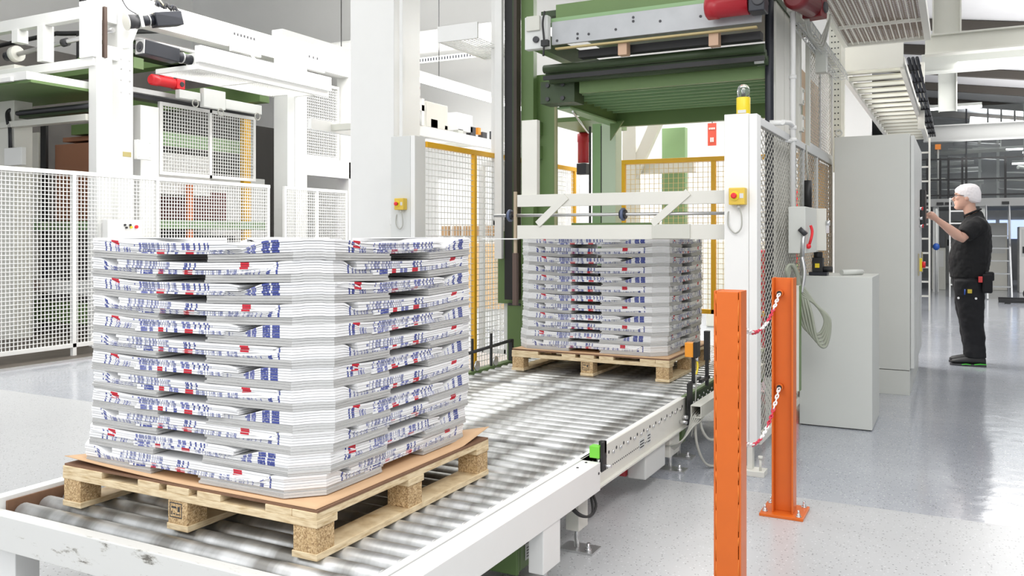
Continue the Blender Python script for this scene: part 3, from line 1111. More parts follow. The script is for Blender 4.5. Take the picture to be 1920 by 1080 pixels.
# ------------------------------------------------------------------ orange posts and chain
def orange_post(x, y, lab, closed):
    t = thing('barrier_post', lab, 'post', (x + 0.05, y + 0.05, 0), 'orange barrier posts')
    mb = MB()
    W, D, H = 0.098, 0.092, 1.117
    mb.box(x, x + 0.008, y, y + D, 0.014, H, ORANGE)
    mb.box(x + W - 0.008, x + W, y, y + D, 0.014, H, ORANGE)
    if closed:
        mb.box(x + 0.010, x + W - 0.010, y - 0.004, y + 0.004, 0.014, H - 0.003, ORANGE)
        mb.box(x + 0.008, x + W - 0.008, y + 0.004, y + D - 0.004, H - 0.008, H - 0.002, ORANGE)
        mb.box(x + 0.008, x + W - 0.008, y + D - 0.008, y + D, 0.014, H, ORANGE)
    else:
        mb.box(x + 0.008, x + W - 0.008, y + D / 2 - 0.004, y + D / 2 + 0.004, 0.014, H, ORANGE)
    mb.build('column', t, bevel=0.0015)
    if closed:
        mb = MB()
        rnd = random.Random(4)
        for xx in (x + 0.009, x + W - 0.009):
            z = 0.03
            while z < H - 0.02:
                l = rnd.uniform(0.03, 0.10)
                mb.tube([(xx + rnd.uniform(-0.001, 0.001), y - 0.001, z), (xx, y - 0.003, z + l * 0.5), (xx + rnd.uniform(-0.001, 0.001), y - 0.001, z + l)], [0.002, rnd.uniform(0.0022, 0.0034), 0.0015], ORANGE2, 6)
                z += l + rnd.uniform(0.0, 0.05)
        mb.build('weld_seam', t, label='rough lighter orange weld seams')
    mb = MB()
    mb.prism([(x - 0.05, y - 0.04, 0), (x + 0.148, y - 0.04, 0), (x + 0.148, y + 0.165, 0), (x - 0.05, y + 0.165, 0)], (0, 0, 0.014), ORANGE)
    p = mb.build('base_plate', t, bevel=0.002)
    for (bx, by) in ((-0.03, 0.0), (0.125, -0.02), (0.125, 0.14), (-0.03, 0.14)):
        mb = MB()
        mb.cyl((x + bx, y + by, 0.014), (x + bx, y + by, 0.018), 0.013, CHROME, 12)
        mb.cyl((x + bx, y + by, 0.018), (x + bx, y + by, 0.028), 0.009, CHROME, 6)
        mb.cyl((x + bx, y + by, 0.028), (x + bx, y + by, 0.045), 0.005, CHROME, 8)
        mb.build('anchor_bolt', p)
    return t


post_a = orange_post(-0.784, 3.10, 'orange steel barrier post nearest the camera, closed box section with rough welds', True)
post_b = orange_post(-0.777, 4.155, 'orange steel barrier post with open flanges on a bolted base plate', False)
for zz in (1.043, 0.60):
    mb = MB()
    yb = 4.155 + 0.042
    mb.tube([(-0.745, yb, zz), (-0.745, yb - 0.026, zz)], 0.017, ORANGE, 14)
    mb.tube([(-0.745, yb - 0.026, zz), (-0.745, yb - 0.030, zz)], 0.012, BLACK, 12)
    mb.build('ring_socket', post_b)


def chain(z0, z1, sag, lab):
    yb, ya = 4.155 + 0.014, 3.10 + 0.094
    t = thing('plastic_chain', lab, 'chain', (-0.745, 3.7, z0 - sag), 'chains between the orange posts')
    P = []
    N = 200
    for i in range(N + 1):
        f = i / N
        P.append(Vector((-0.745 + 0.012 * f, yb + (ya - yb) * f, z0 + (z1 - z0) * f - sag * 4 * f * (1 - f))))
    S = [0.0]
    for i in range(N): S.append(S[-1] + (P[i + 1] - P[i]).length)
    pitch = 0.027
    k = 0
    d = 0.012
    while d < S[-1] - 0.01:
        i = max(1, next(j for j in range(N + 1) if S[j] >= d))
        p = P[i]; tg = (P[min(i + 1, N)] - P[i - 1]).normalized()
        red = (k // 6) % 2 == 1
        side = Vector((1, 0, 0)); nrm = tg.cross(side).normalized()
        w_ = side if k % 2 == 0 else nrm
        w_ = (w_ + (nrm if k % 2 == 0 else side) * 0.35).normalized()
        loop = []
        hl, hw = 0.0125, 0.0075
        for a in range(13):
            an = 2 * PI * a / 12
            ca, sa = math.cos(an), math.sin(an)
            loop.append(p + tg * (hl * ca + (0.004 if ca > 0 else -0.004)) + w_ * hw * sa)
        mb = MB()
        mb.tube(loop, 0.0032, mat('chain_red', (0.62, 0.02, 0.06), 0.35) if red else mat('chain_white', (0.85, 0.83, 0.82), 0.35), 6, cap=False)
        mb.build('red_link' if red else 'white_link', t)
        d += pitch; k += 1


chain(1.043, 1.02, 0.115, 'upper red and white plastic chain hanging between the orange posts')
chain(0.60, 0.60, 0.145, 'lower red and white plastic chain hanging between the orange posts')

# ------------------------------------------------------------------ lift gate in front of the far pallet
g = thing('lift_gate', 'cream lifting safety gate with two horizontal beams and diagonal braces before the far stack', 'gate', (-2.0, 4.95, 1.29))
B(-2.53, -1.12, 4.95, 4.99, 1.50, 1.577, CREAM).build('upper_beam', g, bevel=0.002)
mb = B(-2.53, -1.12, 4.95, 4.99, 1.292, 1.38, CREAM)
mb.box(-2.80, -2.53, 4.955, 4.985, 1.288, 1.296, WHITE)
mb.build('lower_beam', g, bevel=0.002)
B(-1.62, -1.39, 4.94, 4.9495, 1.297, 1.382, CREAM2).build('cover_plate', g, bevel=0.001, label='slightly darker cream cover plate')
B(-2.51, -2.40, 4.975, 5.02, 1.575, 2.06, CREAM).build('left_upright', g, bevel=0.002)
for (a, b_) in (((-2.38, 4.945, 1.385), (-2.18, 4.945, 1.56)), ((-1.62, 4.945, 1.385), (-1.40, 4.945, 1.57))):
    mb = MB(); mb.bar(a, b_, 0.012, 0.045, CREAM); mb.build('brace', g, bevel=0.001)
mb = MB()
mb.cyl((-2.72, 4.99, 1.445), (-1.10, 4.99, 1.445), 0.010, STEEL, 10)
mb.build('shaft', g)
for x in (-2.60, -1.82):
    mb = MB()
    mb.cyl((x - 0.02, 4.99, 1.445), (x + 0.02, 4.99, 1.445), 0.028, SLATE, 14)
    mb.cyl((x - 0.008, 4.99, 1.445), (x + 0.008, 4.99, 1.445), 0.04, mat('blue_grey', (0.10, 0.13, 0.22), 0.4), 14)
    mb.build('bearing', g)
mb = MB()
mb.bar((-2.56, 4.985, 1.20), (-2.56, 4.985, 1.60), 0.018, 0.018, mat('brass_strip', (0.45, 0.36, 0.25), 0.5))
mb.bar((-2.56, 4.985, 0.86), (-2.56, 4.985, 1.20), 0.03, 0.03, mat('rust_rod', (0.10, 0.065, 0.05), 0.6))
mb.build('guide_rod', g)

# ------------------------------------------------------------------ right safety fence with beacon housing
f = thing('fence_housing', 'cream end housing of the right safety fence carrying the beacon and stop button', 'post', (-1.06, 4.85, 0))
mb = MB()
mb.box(-1.155, -1.020, 4.80, 4.90, 0.165, 1.99, WHITE)
mb.box(-1.018, -0.974, 4.795, 4.90, 0.165, 1.985, WHITE)
mb.build('housing', f, bevel=0.003)
mb = MB()
mb.box(-1.03, -1.0, 4.80, 4.85, 0.03, 0.165, CREAM)
mb.box(-1.05, -0.93, 4.76, 4.86, 0, 0.03, CREAM)
mb.build('foot', f, bevel=0.002)
mb = MB()
mb.cyl((-0.955, 4.79, 0.03), (-0.955, 4.79, 0.10), 0.007, CREAM, 8)
mb.cyl((-0.955, 4.79, 0.095), (-0.955, 4.79, 0.11), 0.013, CREAM, 8)
mb.build('foot_bolt', f)
b = thing('warning_beacon', 'yellow signal beacon with clear glass dome on top of the fence housing', 'beacon', (-1.06, 4.84, 1.99))
mb = MB(); mb.cyl((-1.058, 4.84, 1.99), (-1.058, 4.84, 2.083), 0.038, SYELLOW, 24); mb.build('base', b, bevel=0.002)
mb = B(-1.08, -1.035, 4.80, 4.803, 1.993, 2.01, LGREY); mb.build('label_plate', b)
prof = [(0.034, 2.083), (0.034, 2.125), (0.031, 2.140), (0.022, 2.152), (0.008, 2.158)]
mb = MB()
mb.loft([[(-1.058 + r * math.cos(2 * PI * k / 24), 4.84 + r * math.sin(2 * PI * k / 24), z) for k in range(24)] for r, z in prof], GLASS)
mb.build('dome', b)
mb = MB()
mb.cyl((-1.058, 4.84, 2.084), (-1.058, 4.84, 2.105), 0.011, BLACK, 10)
mb.sphere((-1.058, 4.84, 2.122), (0.010, 0.010, 0.016), GLASS, 10, 6)
mb.build('bulb', b)


def estop(x0, y, z0, lab, sc=1.0):
    t = thing('stop_button', lab, 'emergency stop', (x0, y, z0))
    W, Hh = 0.088 * sc, 0.094 * sc
    B(x0, x0 + W, y - 0.06 * sc, y, z0, z0 + Hh, BYELLOW).build('box', t, bevel=0.005)
    cx, cz = x0 + W * 0.38, z0 + Hh * 0.52
    mb = MB()
    mb.cyl((cx, y - 0.0605 * sc, cz), (cx, y - 0.064 * sc, cz), 0.026 * sc, SYELLOW, 20)
    mb.build('collar', t)
    mb = MB()
    mb.cyl((cx, y - 0.064 * sc, cz), (cx, y - 0.08 * sc, cz), 0.010 * sc, DARK, 12)
    mb.tube([(cx, y - 0.08 * sc, cz), (cx, y - 0.088 * sc, cz), (cx, y - 0.092 * sc, cz)], [0.016 * sc, 0.016 * sc, 0.010 * sc], SRED, 18)
    mb.build('button', t)
    B(x0 + W * 0.68, x0 + W * 0.92, y - 0.0615 * sc, y - 0.0602 * sc, z0 + Hh * 0.38, z0 + Hh * 0.66, LGREY).build('label_plate', t)
    mb = MB()
    mb.cyl((x0 + W * 0.55, y - 0.03 * sc, z0), (x0 + W * 0.55, y - 0.03 * sc, z0 - 0.018 * sc), 0.009 * sc, LGREY, 10)
    mb.tube(curve_pts([(x0 + W * 0.55, y - 0.03, z0 - 0.015), (x0 + W * 0.72, y - 0.03, z0 - 0.055 * sc), (x0 + W * 0.7, y - 0.025, z0 - 0.125 * sc), (x0 + W * 0.3, y - 0.02, z0 - 0.155 * sc), (x0 - W * 0.12, y - 0.015, z0 - 0.115 * sc), (x0 - W * 0.18, y - 0.005, z0 - 0.05 * sc), (x0 - W * 0.15, y + 0.003, z0 - 0.035 * sc)]), 0.0042 * sc, CABLE, 8)
    mb.build('cable', t)
    return t


estop(-1.117, 4.80, 1.484, 'yellow emergency stop box with red button on the cream fence housing')

MESHG = mat('galvanised_mesh', (0.50, 0.49, 0.45), 0.5, metal=0.3)
FRG = mat('aluminium_frame', (0.56, 0.57, 0.57), 0.4, metal=0.2)
f = thing('mesh_fence', 'grey expanded metal fence running back from the cream fence housing', 'fence', (-0.985, 6.4, 0))
mb = MB()
X = -0.985
mb.box(X - 0.02, X + 0.012, 4.90, 8.0, 1.93, 1.975, FRG)
mb.box(X - 0.02, X + 0.012, 4.90, 8.0, 0.145, 0.19, CREAM)
for y in (6.42, 7.10, 7.98):
    mb.box(X - 0.018, X + 0.010, y, y + 0.03, 0.19, 1.93, FRG)
mb.build('frame', f, bevel=0.0015)
mb = MB()
mb.diamond((X, 4.90, 0.19), (0, 1, 0), (0, 0, 1), 3.08, 1.74, 0.046, 0.0038, MESHG, 0.55)
mb.build('mesh_panel', f)
mb = B(X - 0.02, X + 0.012, 6.6, 6.64, 0, 0.15, CREAM); mb.build('post', f)
mb = B(X - 0.02, X + 0.012, 7.95, 7.99, 0, 0.15, CREAM); mb.build('post', f)

f = thing('mesh_fence', 'upper grey mesh panel standing above the rear part of the right fence', 'fence', (-1.0, 7.5, 1.98))
mb = MB()
mb.box(-1.015, -0.985, 6.75, 6.80, 1.976, 2.76, CREAM2)
mb.box(-1.015, -0.985, 8.09, 8.12, 1.976, 2.76, FRG)
mb.box(-1.015, -0.985, 6.80, 8.09, 2.735, 2.76, FRG)
mb.box(-1.015, -0.985, 6.80, 8.09, 1.976, 2.015, FRG)
mb.box(-1.01, -0.99, 7.40, 7.42, 2.0, 2.74, FRG)
mb.build('frame', f)
mb = MB()
mb.diamond((-1.0, 6.8, 2.01), (0, 1, 0), (0, 0, 1), 1.29, 0.725, 0.046, 0.0038, MESHG, 0.55)
mb.build('mesh_panel', f)

# warm translucent board wall seen through the right fence
t = B(-1.10, -1.085, 6.95, 8.0, 0.0, 2.62, BROWNY).build('cover_panel')
tag(t, 'tan board panel behind the upper right mesh fence', 'panel')
t = thing('yellow_post', 'yellow and amber guard post at the rear end of the right fence', 'post', (-1.03, 8.12, 0))
B(-1.06, -1.008, 7.72, 7.97, 0, 1.925, YELLOW).build('post', t, bevel=0.002)
B(-1.07, -1.062, 7.72, 8.06, 0.3, 1.95, ORANGE).build('panel', t, bevel=0.001)

# white pipe and machine columns on the right
t = thing('conduit_pipe', 'white vertical pipe clipped outside the right fence', 'pipe', (-0.955, 5.83, 0.9))
mb = MB()
mb.cyl((-0.955, 5.83, 1.38), (-0.955, 5.83, 3.6), 0.018, WHITE, 12)
for z in (1.94, 2.02, 2.35):
    mb.cyl((-0.955, 5.83, z - 0.012), (-0.955, 5.83, z + 0.012), 0.024, WHITE, 12)
mb.build('pipe', t)
mb = MB()
mb.tube(curve_pts([(-0.955, 5.83, 2.03), (-0.96, 5.72, 2.04), (-0.98, 5.60, 2.03)]), 0.016, WHITE, 10)
mb.cyl((-0.975, 5.62, 2.03), (-1.06, 5.6, 2.03), 0.018, WHITE, 10)
mb.cyl((-0.955, 5.83, 1.93), (-1.02, 5.70, 1.93), 0.012, WHITE, 10)
mb.build('elbow', t)

cr = thing('machine_column', 'tall cream machine column with black pipe behind the beacon', 'column', (-1.1, 6.0, 0.0))
mb = MB()
mb.box(-1.13, -1.06, 5.82, 6.12, 0.0, 3.9, CREAM)
mb.box(-1.12, -1.06, 6.14, 6.34, 0.0, 3.9, CREAM)
mb.box(-1.14, -1.08, 6.36, 6.75, 0.0, 3.9, CREAM2)
mb.build('post', cr, bevel=0.004)
mb = MB(); mb.cyl((-1.08, 5.70, 0.4), (-1.08, 5.70, 3.9), 0.028, SLATE, 14); mb.build('pipe', cr)
cr = thing('machine_column', 'pale grey machine column with bolted hinges left of the tan panel', 'column', (-1.08, 6.9, 0.0))
mb = B(-1.10, -1.03, 6.55, 6.62, 1.98, 2.85, CREAM); mb.box(-1.12, -1.04, 6.68, 6.74, 1.98, 2.85, CREAM2)
mb.build('post', cr, bevel=0.003)
mb = MB()
for z in (2.08, 2.28):
    mb.box(-1.03, -1.01, 6.56, 6.66, z, z + 0.12, CREAM)
    for k in (0.02, 0.10): mb.cyl((-1.01, 6.61, z + k), (-1.0, 6.61, z + k), 0.012, CREAM2, 8)
mb.build('hinge', cr)

# small grey box with rod and hoses at the fence
t = thing('junction_box', 'light grey control box with red lever mounted on the right fence', 'control box', (-0.93, 6.0, 1.2))
B(-0.965, -0.86, 5.72, 6.22, 1.20, 1.50, GREY).build('box', t, bevel=0.004)
B(-0.966, -0.80, 6.225, 6.25, 1.21, 1.50, CREAM).build('door', t, bevel=0.004)
mb = MB(); mb.tube(curve_pts([(-0.85, 5.80, 1.25), (-0.835, 5.78, 1.29), (-0.83, 5.80, 1.34), (-0.84, 5.80, 1.38)]), 0.009, SRED, 8)
mb.sphere((-0.85, 5.78, 1.245), 0.017, SRED, 10, 6)
mb.build('lever', t)
mb = MB(); mb.cyl((-0.80, 6.23, 1.40), (-0.775, 6.23, 1.40), 0.018, CHROME, 10); mb.bar((-0.79, 6.23, 1.33), (-0.79, 6.23, 1.41), 0.02, 0.01, CHROME); mb.build('lock', t)
t = thing('gas_spring', 'black cylinder on a cord above the fence control box', 'cylinder', (-0.95, 6.3, 1.5))
mb = MB(); mb.cyl((-0.93, 6.30, 1.51), (-0.93, 6.30, 1.70), 0.026, BLACK, 14); mb.build('body', t)
mb = MB(); mb.cyl((-0.93, 6.30, 1.70), (-0.945, 6.32, 1.95), 0.006, CABLE, 6); mb.build('cord', t)

t = thing('box_cabinet', 'low pale grey metal cabinet in front of the tall switch cabinet', 'cabinet', (-0.76, 6.7, 0))
B(-0.975, -0.506, 6.22, 6.80, 0.006, 1.035, GREY).build('body', t, bevel=0.004)
B(-0.965, -0.52, 6.23, 6.79, 0, 0.006, BLACK).build('base', t)

t = thing('pneumatic_valve', 'black pneumatic valve with yellow label and grey hoses lying on the low grey cabinet', 'valve', (-0.9, 6.3, 1.035))
mb = MB()
mb.box(-0.90, -0.83, 6.28, 6.36, 1.06, 1.16, BLACK)
mb.cyl((-0.865, 6.32, 1.16), (-0.865, 6.32, 1.20), 0.03, BLACK, 12)
mb.cyl((-0.83, 6.32, 1.08), (-0.77, 6.32, 1.08), 0.02, BLACK, 10)
mb.box(-0.92, -0.80, 6.27, 6.38, 1.036, 1.06, SLATE)
mb.build('body', t, bevel=0.003)
B(-0.88, -0.85, 6.276, 6.2795, 1.09, 1.12, SYELLOW).build('label_plate', t)
mb = MB()
mb.tube([(-0.72, 6.40, 1.055), (-0.60, 6.55, 1.055)], 0.02, GREY, 10)
mb.build('silencer', t)
t = thing('hose_bundle', 'grey green hoses looped beside the low grey cabinet behind the orange post', 'hose', (-0.95, 5.8, 0.7))
mb = MB()
for k in range(5):
    o_ = 0.018 * k
    mb.tube(curve_pts([(-0.93 + o_ * 0.5, 5.55 + o_, 1.02 - o_), (-0.94, 5.50 + o_, 1.10 - o_), (-0.925, 5.58 + o_, 1.13), (-0.90, 5.66 + o_, 1.05), (-0.90 + o_, 5.70, 0.85), (-0.86 + o_, 5.72, 0.72 - o_), (-0.78 + o_ * 0.6, 5.74, 0.69 - o_), (-0.745 + o_ * 0.4, 5.74, 0.78), (-0.80, 5.72, 0.88), (-0.88, 5.70, 0.93 + o_)]), 0.0095, mat('hose_green', (0.33, 0.35, 0.28), 0.45), 8)
mb.build('hose', t)
mb = MB()
mb.cyl((-0.88, 5.72, 1.18), (-0.87, 5.72, 1.34), 0.014, STEEL, 10)
mb.cyl((-0.885, 5.72, 1.33), (-0.865, 5.72, 1.35), 0.03, DARK, 12)
mb.tube(curve_pts([(-0.88, 5.72, 1.18), (-0.865, 5.71, 1.08), (-0.88, 5.70, 0.95)]), 0.013, STEEL, 8)
mb.build('nozzle', t)
t = thing('support_stand', 'cream machine leg with green edge beside the low grey cabinet', 'leg', (-0.95, 5.9, 0))
mb = B(-0.98, -0.88, 5.60, 5.66, 0.34, 1.0, CREAM); mb.box(-0.88, -0.875, 5.60, 5.66, 0.34, 1.0, GREEN)
mb.box(-0.96, -0.94, 5.62, 5.64, 0, 0.34, CREAM)
mb.build('leg', t)

# tall switch cabinet
t = thing('switch_cabinet', 'tall light grey switch cabinet that the person is operating', 'cabinet', (-0.64, 8.5, 0))
B(-0.93, -0.345, 7.755, 9.50, 0.205, 2.15, GREY).build('body', t, bevel=0.003)
mb = B(-0.93, -0.345, 7.755, 9.50, 0, 0.20, GREY)
mb.box(-0.60, -0.596, 7.752, 7.755, 0.0, 0.20, SLATE)
mb.build('plinth', t, bevel=0.002)
for y0, y1 in ((7.80, 8.63), (8.65, 9.48)):
    d = B(-0.343, -0.315, y0, y1, 0.215, 2.14, LGREY).build('door', t, bevel=0.004)
    B(-0.314, -0.302, y1 - 0.12, y1 - 0.07, 0.95, 1.15, mat('brass_grey', (0.42, 0.38, 0.26), 0.4)).build('handle', d, bevel=0.003)
    B(-0.3148, -0.313, y0 + 0.1, y0 + 0.4, 0.35, 0.75, GREY).build('vent', d)
B(-0.945, -0.94, 7.75, 7.76, 0.2, 2.15, CREAM).build('edge_strip', t)
mb = MB()
mb.tube(arc((-0.90, 7.80, 2.19), 0.025, 0, 2 * PI, 16), 0.008, GREY, 8, cap=False)
mb.build('lifting_eye', t)
mb = MB()
mb.cyl((-0.315, 8.75, 1.56), (-0.29, 8.75, 1.56), 0.014, CHROME, 10); mb.cyl((-0.29, 8.75, 1.56), (-0.28, 8.75, 1.56), 0.016, SRED, 12)
mb.build('button', t, label='red push button')
mb = MB()
mb.cyl((-0.315, 8.78, 1.47), (-0.285, 8.78, 1.47), 0.013, CHROME, 10); mb.build('switch', t)
mb = MB()
mb.cyl((-0.315, 8.80, 1.40), (-0.285, 8.80, 1.40), 0.013, CHROME, 10); mb.cyl((-0.285, 8.80, 1.40), (-0.278, 8.80, 1.40), 0.017, SRED, 12)
mb.build('button', t)
mb = B(-0.315, -0.27, 9.0, 9.40, 1.41, 1.75, BLACK); mb.build('operator_panel', t, bevel=0.01)
mb = B(-0.3148, -0.29, 8.80, 8.90, 0.98, 1.10, SYELLOW); mb.build('main_switch', t, bevel=0.003)
mb = MB(); mb.cyl((-0.29, 8.85, 1.04), (-0.262, 8.85, 1.04), 0.03, SRED, 14); mb.build('switch_knob', t)

# ------------------------------------------------------------------ green press frame around the far pallet
g = thing('press_machine', 'large green machine frame with silver crosshead and slatted platen above the far pallet', 'machine', (-1.9, 6.0, 0))
B(-3.415, -3.35, 6.27, 6.31, 1.12, 4.6, WHITE).build('edge_guard', g, bevel=0.002, label='white vertical edge guard')
mb = MB()
mb.box(-3.348, -3.275, 6.32, 6.40, 0.78, 4.6, BLACK)
mb.box(-3.275, -3.258, 6.32, 6.40, 0.78, 4.6, DGREEN)
mb.box(-3.258, -3.23, 6.31, 6.39, 0.78, 4.6, mat('chain_brown', (0.06, 0.045, 0.035), 0.6))
mb.build('lift_chain', g)
mb = MB()
mb.box(-3.225, -3.11, 6.38, 6.45, 0.0, 4.6, GREEN)
mb.box(-3.183, -2.97, 6.50, 6.56, 0.0, 2.66, GREEN)
mb.box(-2.968, -2.945, 6.48, 6.50, 0.38, 2.60, mat('olive_edge', (0.30, 0.30, 0.16), 0.5))
mb.build('left_column', g, bevel=0.003)
mb = MB()
mb.box(-3.46, -3.24, 6.41, 6.52, 0.74, 1.35, GREEN)
mb.box(-3.37, -3.24, 6.41, 6.52, 0.0, 0.74, GREEN)
mb.box(-3.36, -3.24, 6.40, 6.41, 0.725, 0.745, DARK)
mb.build('column_foot', g, bevel=0.003)
for z in (1.95, 2.15):
    mb = MB()
    mb.box(-3.16, -3.08, 6.42, 6.50, z, z + 0.11, GREEN)
    for k in (0.02, 0.08): mb.cyl((-3.11, 6.42, z + k), (-3.11, 6.405, z + k), 0.012, DARK, 8)
    mb.build('bolted_bracket', g, bevel=0.002)
# crosshead
mb = MB()
mb.box(-2.44, -1.05, 5.29, 5.31, 2.605, 2.76, ALU)
for (x, z) in ((-2.25, 2.66), (-2.25, 2.63), (-1.86, 2.70), (-1.86, 2.725), (-1.98, 2.66), (-2.17, 2.65), (-1.68, 2.68), (-1.42, 2.68), (-2.40, 2.63), (-1.30, 2.70), (-1.30, 2.66)):
    mb.cyl((x, 5.289, z), (x, 5.286, z), 0.009, DARK, 10)
mb.build('crosshead_plate', g, bevel=0.001)
mb = MB()
mb.box(-2.62, -2.45, 5.24, 5.30, 2.58, 2.80, LGREY)
mb.box(-2.60, -2.50, 5.22, 5.24, 2.70, 2.80, CREAM2)
mb.cyl((-2.53, 5.24, 2.64), (-2.53, 5.22, 2.64), 0.022, DARK, 14)
mb.build('end_block', g, bevel=0.004)
mb = MB()
mb.tube(curve_pts([(-2.46, 5.22, 2.82), (-2.47, 5.21, 2.74), (-2.46, 5.21, 2.62), (-2.47, 5.22, 2.52)]), 0.008, BLACK, 6)
mb.box(-2.48, -2.43, 5.20, 5.235, 2.585, 2.625, BLACK)
mb.build('limit_switch', g)
mb = MB()
mb.box(-2.60, -1.05, 5.31, 5.42, 2.76, 2.79, LGREEN)
mb.box(-2.45, -1.05, 5.38, 5.46, 2.79, 2.90, GREEN)
mb.box(-2.62, -1.05, 5.50, 7.0, 2.86, 2.90, DGREEN)
mb.build('top_cover', g)
mb = MB()
mb.box(-2.42, -1.08, 5.30, 5.33, 2.575, 2.587, mat('brass', (0.45, 0.36, 0.16), 0.4))
mb.box(-2.30, -1.08, 5.42, 5.50, 2.53, 2.58, BLACK)
for x in (-1.98, -1.38): mb.box(x, x + 0.06, 5.33, 5.40, 2.50, 2.585, mat('copper_strip', (0.55, 0.36, 0.24), 0.4))
mb.build('guide_rail', g)
mb = MB()
for k, (yy, zz) in enumerate(((5.55, 2.50), (5.60, 2.47), (5.66, 2.44))):
    mb.cyl((-2.62, yy, zz), (-1.08, yy, zz), 0.03, DGREEN, 10)
mb.box(-2.62, -1.08, 5.53, 5.55, 2.42, 2.45, BLACK)
mb.build('cross_shaft', g)
mb = MB()
mb.box(-2.42, -1.08, 5.72, 5.76, 2.34, 2.50, GREEN)
mb.box(-2.60, -1.08, 6.98, 7.04, 2.25, 2.43, GREEN)
mb.box(-2.66, -2.60, 5.9, 7.04, 2.27, 2.42, GREEN)
mb.box(-2.67, -2.56, 5.88, 7.04, 2.262, 2.275, LGREEN)
mb.box(-2.60, -1.08, 5.76, 6.98, 2.44, 2.46, GREEN)
mb.build('platen_frame', g)
y = 5.84
while y < 6.95:
    mb = B(-2.58, -1.08, y, y + 0.10, 2.375, 2.39, LGREEN)
    mb.box(-2.58, -1.08, y, y + 0.014, 2.345, 2.375, LGREEN)
    mb.build('platen_slat', g)
    y += 0.14
mb = MB()
mb.prism([(-2.62, 6.86, 2.28), (-2.50, 6.86, 2.28), (-2.62, 6.86, 2.12)], (0, 0.02, 0), GREEN)
mb.build('gusset', g)
mb = MB()
mb.box(-2.72, -2.45, 5.70, 5.88, 2.28, 2.44, DGREEN)
for (x, z) in ((-2.66, 2.31), (-2.66, 2.41), (-2.54, 2.31), (-2.54, 2.41)): mb.cyl((x, 5.70, z), (x, 5.685, z), 0.016, DARK, 8)
mb.build('corner_bracket', g)
mb = MB()
mb.box(-2.87, -2.79, 7.08, 7.2, 0.38, 2.30, LGREEN)
mb.box(-2.77, -2.64, 7.05, 7.2, 0.38, 2.86, mat('pale_green', (0.52, 0.62, 0.48), 0.5))
mb.box(-2.786, -2.774, 7.07, 7.09, 0.38, 2.28, BLACK)
mb.box(-2.90, -2.885, 7.07, 7.09, 0.38, 2.28, BLACK)
mb.build('rear_column', g, bevel=0.002)
B(-2.66, -2.58, 5.44, 7.2, 2.62, 2.74, GREEN).build('side_beam', g)  # support added because the crosshead floated off its columns
B(-3.35, -2.88, 7.12, 8.0, 2.34, 2.38, GREEN).build('added_motor_bracket', g)  # added to hold up the red vertical motor, which floated
B(-2.95, -2.2, 6.8, 6.9, 1.30, 1.42, GREEN).build('rear_beam', g, bevel=0.002)
mb = MB(); mb.cyl((-2.55, 5.9, 2.24), (-3.25, 7.9, 2.33), 0.008, STEEL, 8); mb.build('tie_rod', g)
mb = MB()
mb.box(-1.16, -1.10, 5.62, 5.72, 2.42, 2.47, LGREY)
mb.build('rail_clip', g)


def motor(name, root_or_none, c, ax, L, r, m, lab=None, plate=True, fan=False):
    """geared motor along direction ax"""
    c = Vector(c); ax = Vector(ax).normalized()
    t = thing(name, lab, 'motor', tuple(c - Vector((0, 0, r))))
    up = Vector((0, 0, 1)); sd = ax.cross(up).normalized()
    a, b = c - ax * L / 2, c + ax * L / 2
    mb = MB()
    mb.tube([a, a + ax * L * 0.04, a + ax * L * 0.22, a + ax * L * 0.23, b - ax * L * 0.28], [r * 0.75, r, r, r * 0.92, r * 0.92], m, 22)
    mb.build('motor_body', t)
    mb = MB()
    mb.bar(c - ax * L * 0.02 + up * r * 1.05 - ax * L * 0.12, c + ax * L * 0.16 + up * r * 1.05, r * 1.1, r * 0.5, m)
    mb.build('terminal_box', t, bevel=0.004)
    mb = MB()
    g0 = b - ax * L * 0.26
    mb.bar(g0, b, r * 1.7, r * 1.8, SLATE if m is RED else m)
    mb.cyl(b - ax * L * 0.1 - sd * r * 1.0, b - ax * L * 0.1 + sd * r * 1.0, r * 0.5, DARK, 14)
    mb.build('gearbox', t, bevel=0.006)
    if plate:
        mb = MB()
        q = c - ax * L * 0.02 - sd * 0 
        mb.bar(c + ax * 0.0 - sd * r * 0.93, c + ax * L * 0.16 - sd * r * 0.93, 0.006, r * 0.55, LGREY)
        mb.build('rating_plate', t)
    return t


motor('gear_motor', None, (-1.18, 5.19, 2.70), (1, 0, 0), 0.36, 0.074, RED, 'red geared motor with rating plate at the right end of the silver crosshead')
motor('gear_motor', None, (-0.86, 5.75, 2.80), (0.2, 1, 0), 0.42, 0.075, mat('dark_red', (0.16, 0.01, 0.015), 0.4), 'dark red geared motor above the cable tray at the top right of the fence', plate=False)
motor('gear_motor', None, (-3.32, 7.95, 2.13), (0, 0, -1), 0.42, 0.06, RED, 'red vertical motor seen inside the press beside the yellow post', plate=False)

# cable tray, channel and wiring along the top of the right fence
t = thing('cable_tray', 'grey wire cable tray with loose cables along the top of the right fence', 'cable tray', (-0.93, 6.8, 2.7))
mb = MB()
for x in (-0.98, -0.93, -0.88):
    mb.bar((x, 5.9, 2.72), (x, 8.3, 2.72), 0.006, 0.006, FRG)
for x in (-0.98, -0.88):
    mb.bar((x, 5.9, 2.77), (x, 8.3, 2.77), 0.006, 0.006, FRG)
y = 5.95
while y < 8.3:
    mb.bar((-0.98, y, 2.72), (-0.88, y, 2.72), 0.005, 0.005, FRG); mb.bar((-0.98, y, 2.72), (-0.98, y, 2.77), 0.005, 0.005, FRG); mb.bar((-0.88, y, 2.72), (-0.88, y, 2.77), 0.005, 0.005, FRG); y += 0.12
mb.build('wire_tray', t)
mb = MB()
mb.box(-0.99, -0.93, 5.8, 7.9, 2.775, 2.86, CREAM2)
mb.box(-0.98, -0.90, 7.0, 7.1, 2.58, 2.78, GREY)
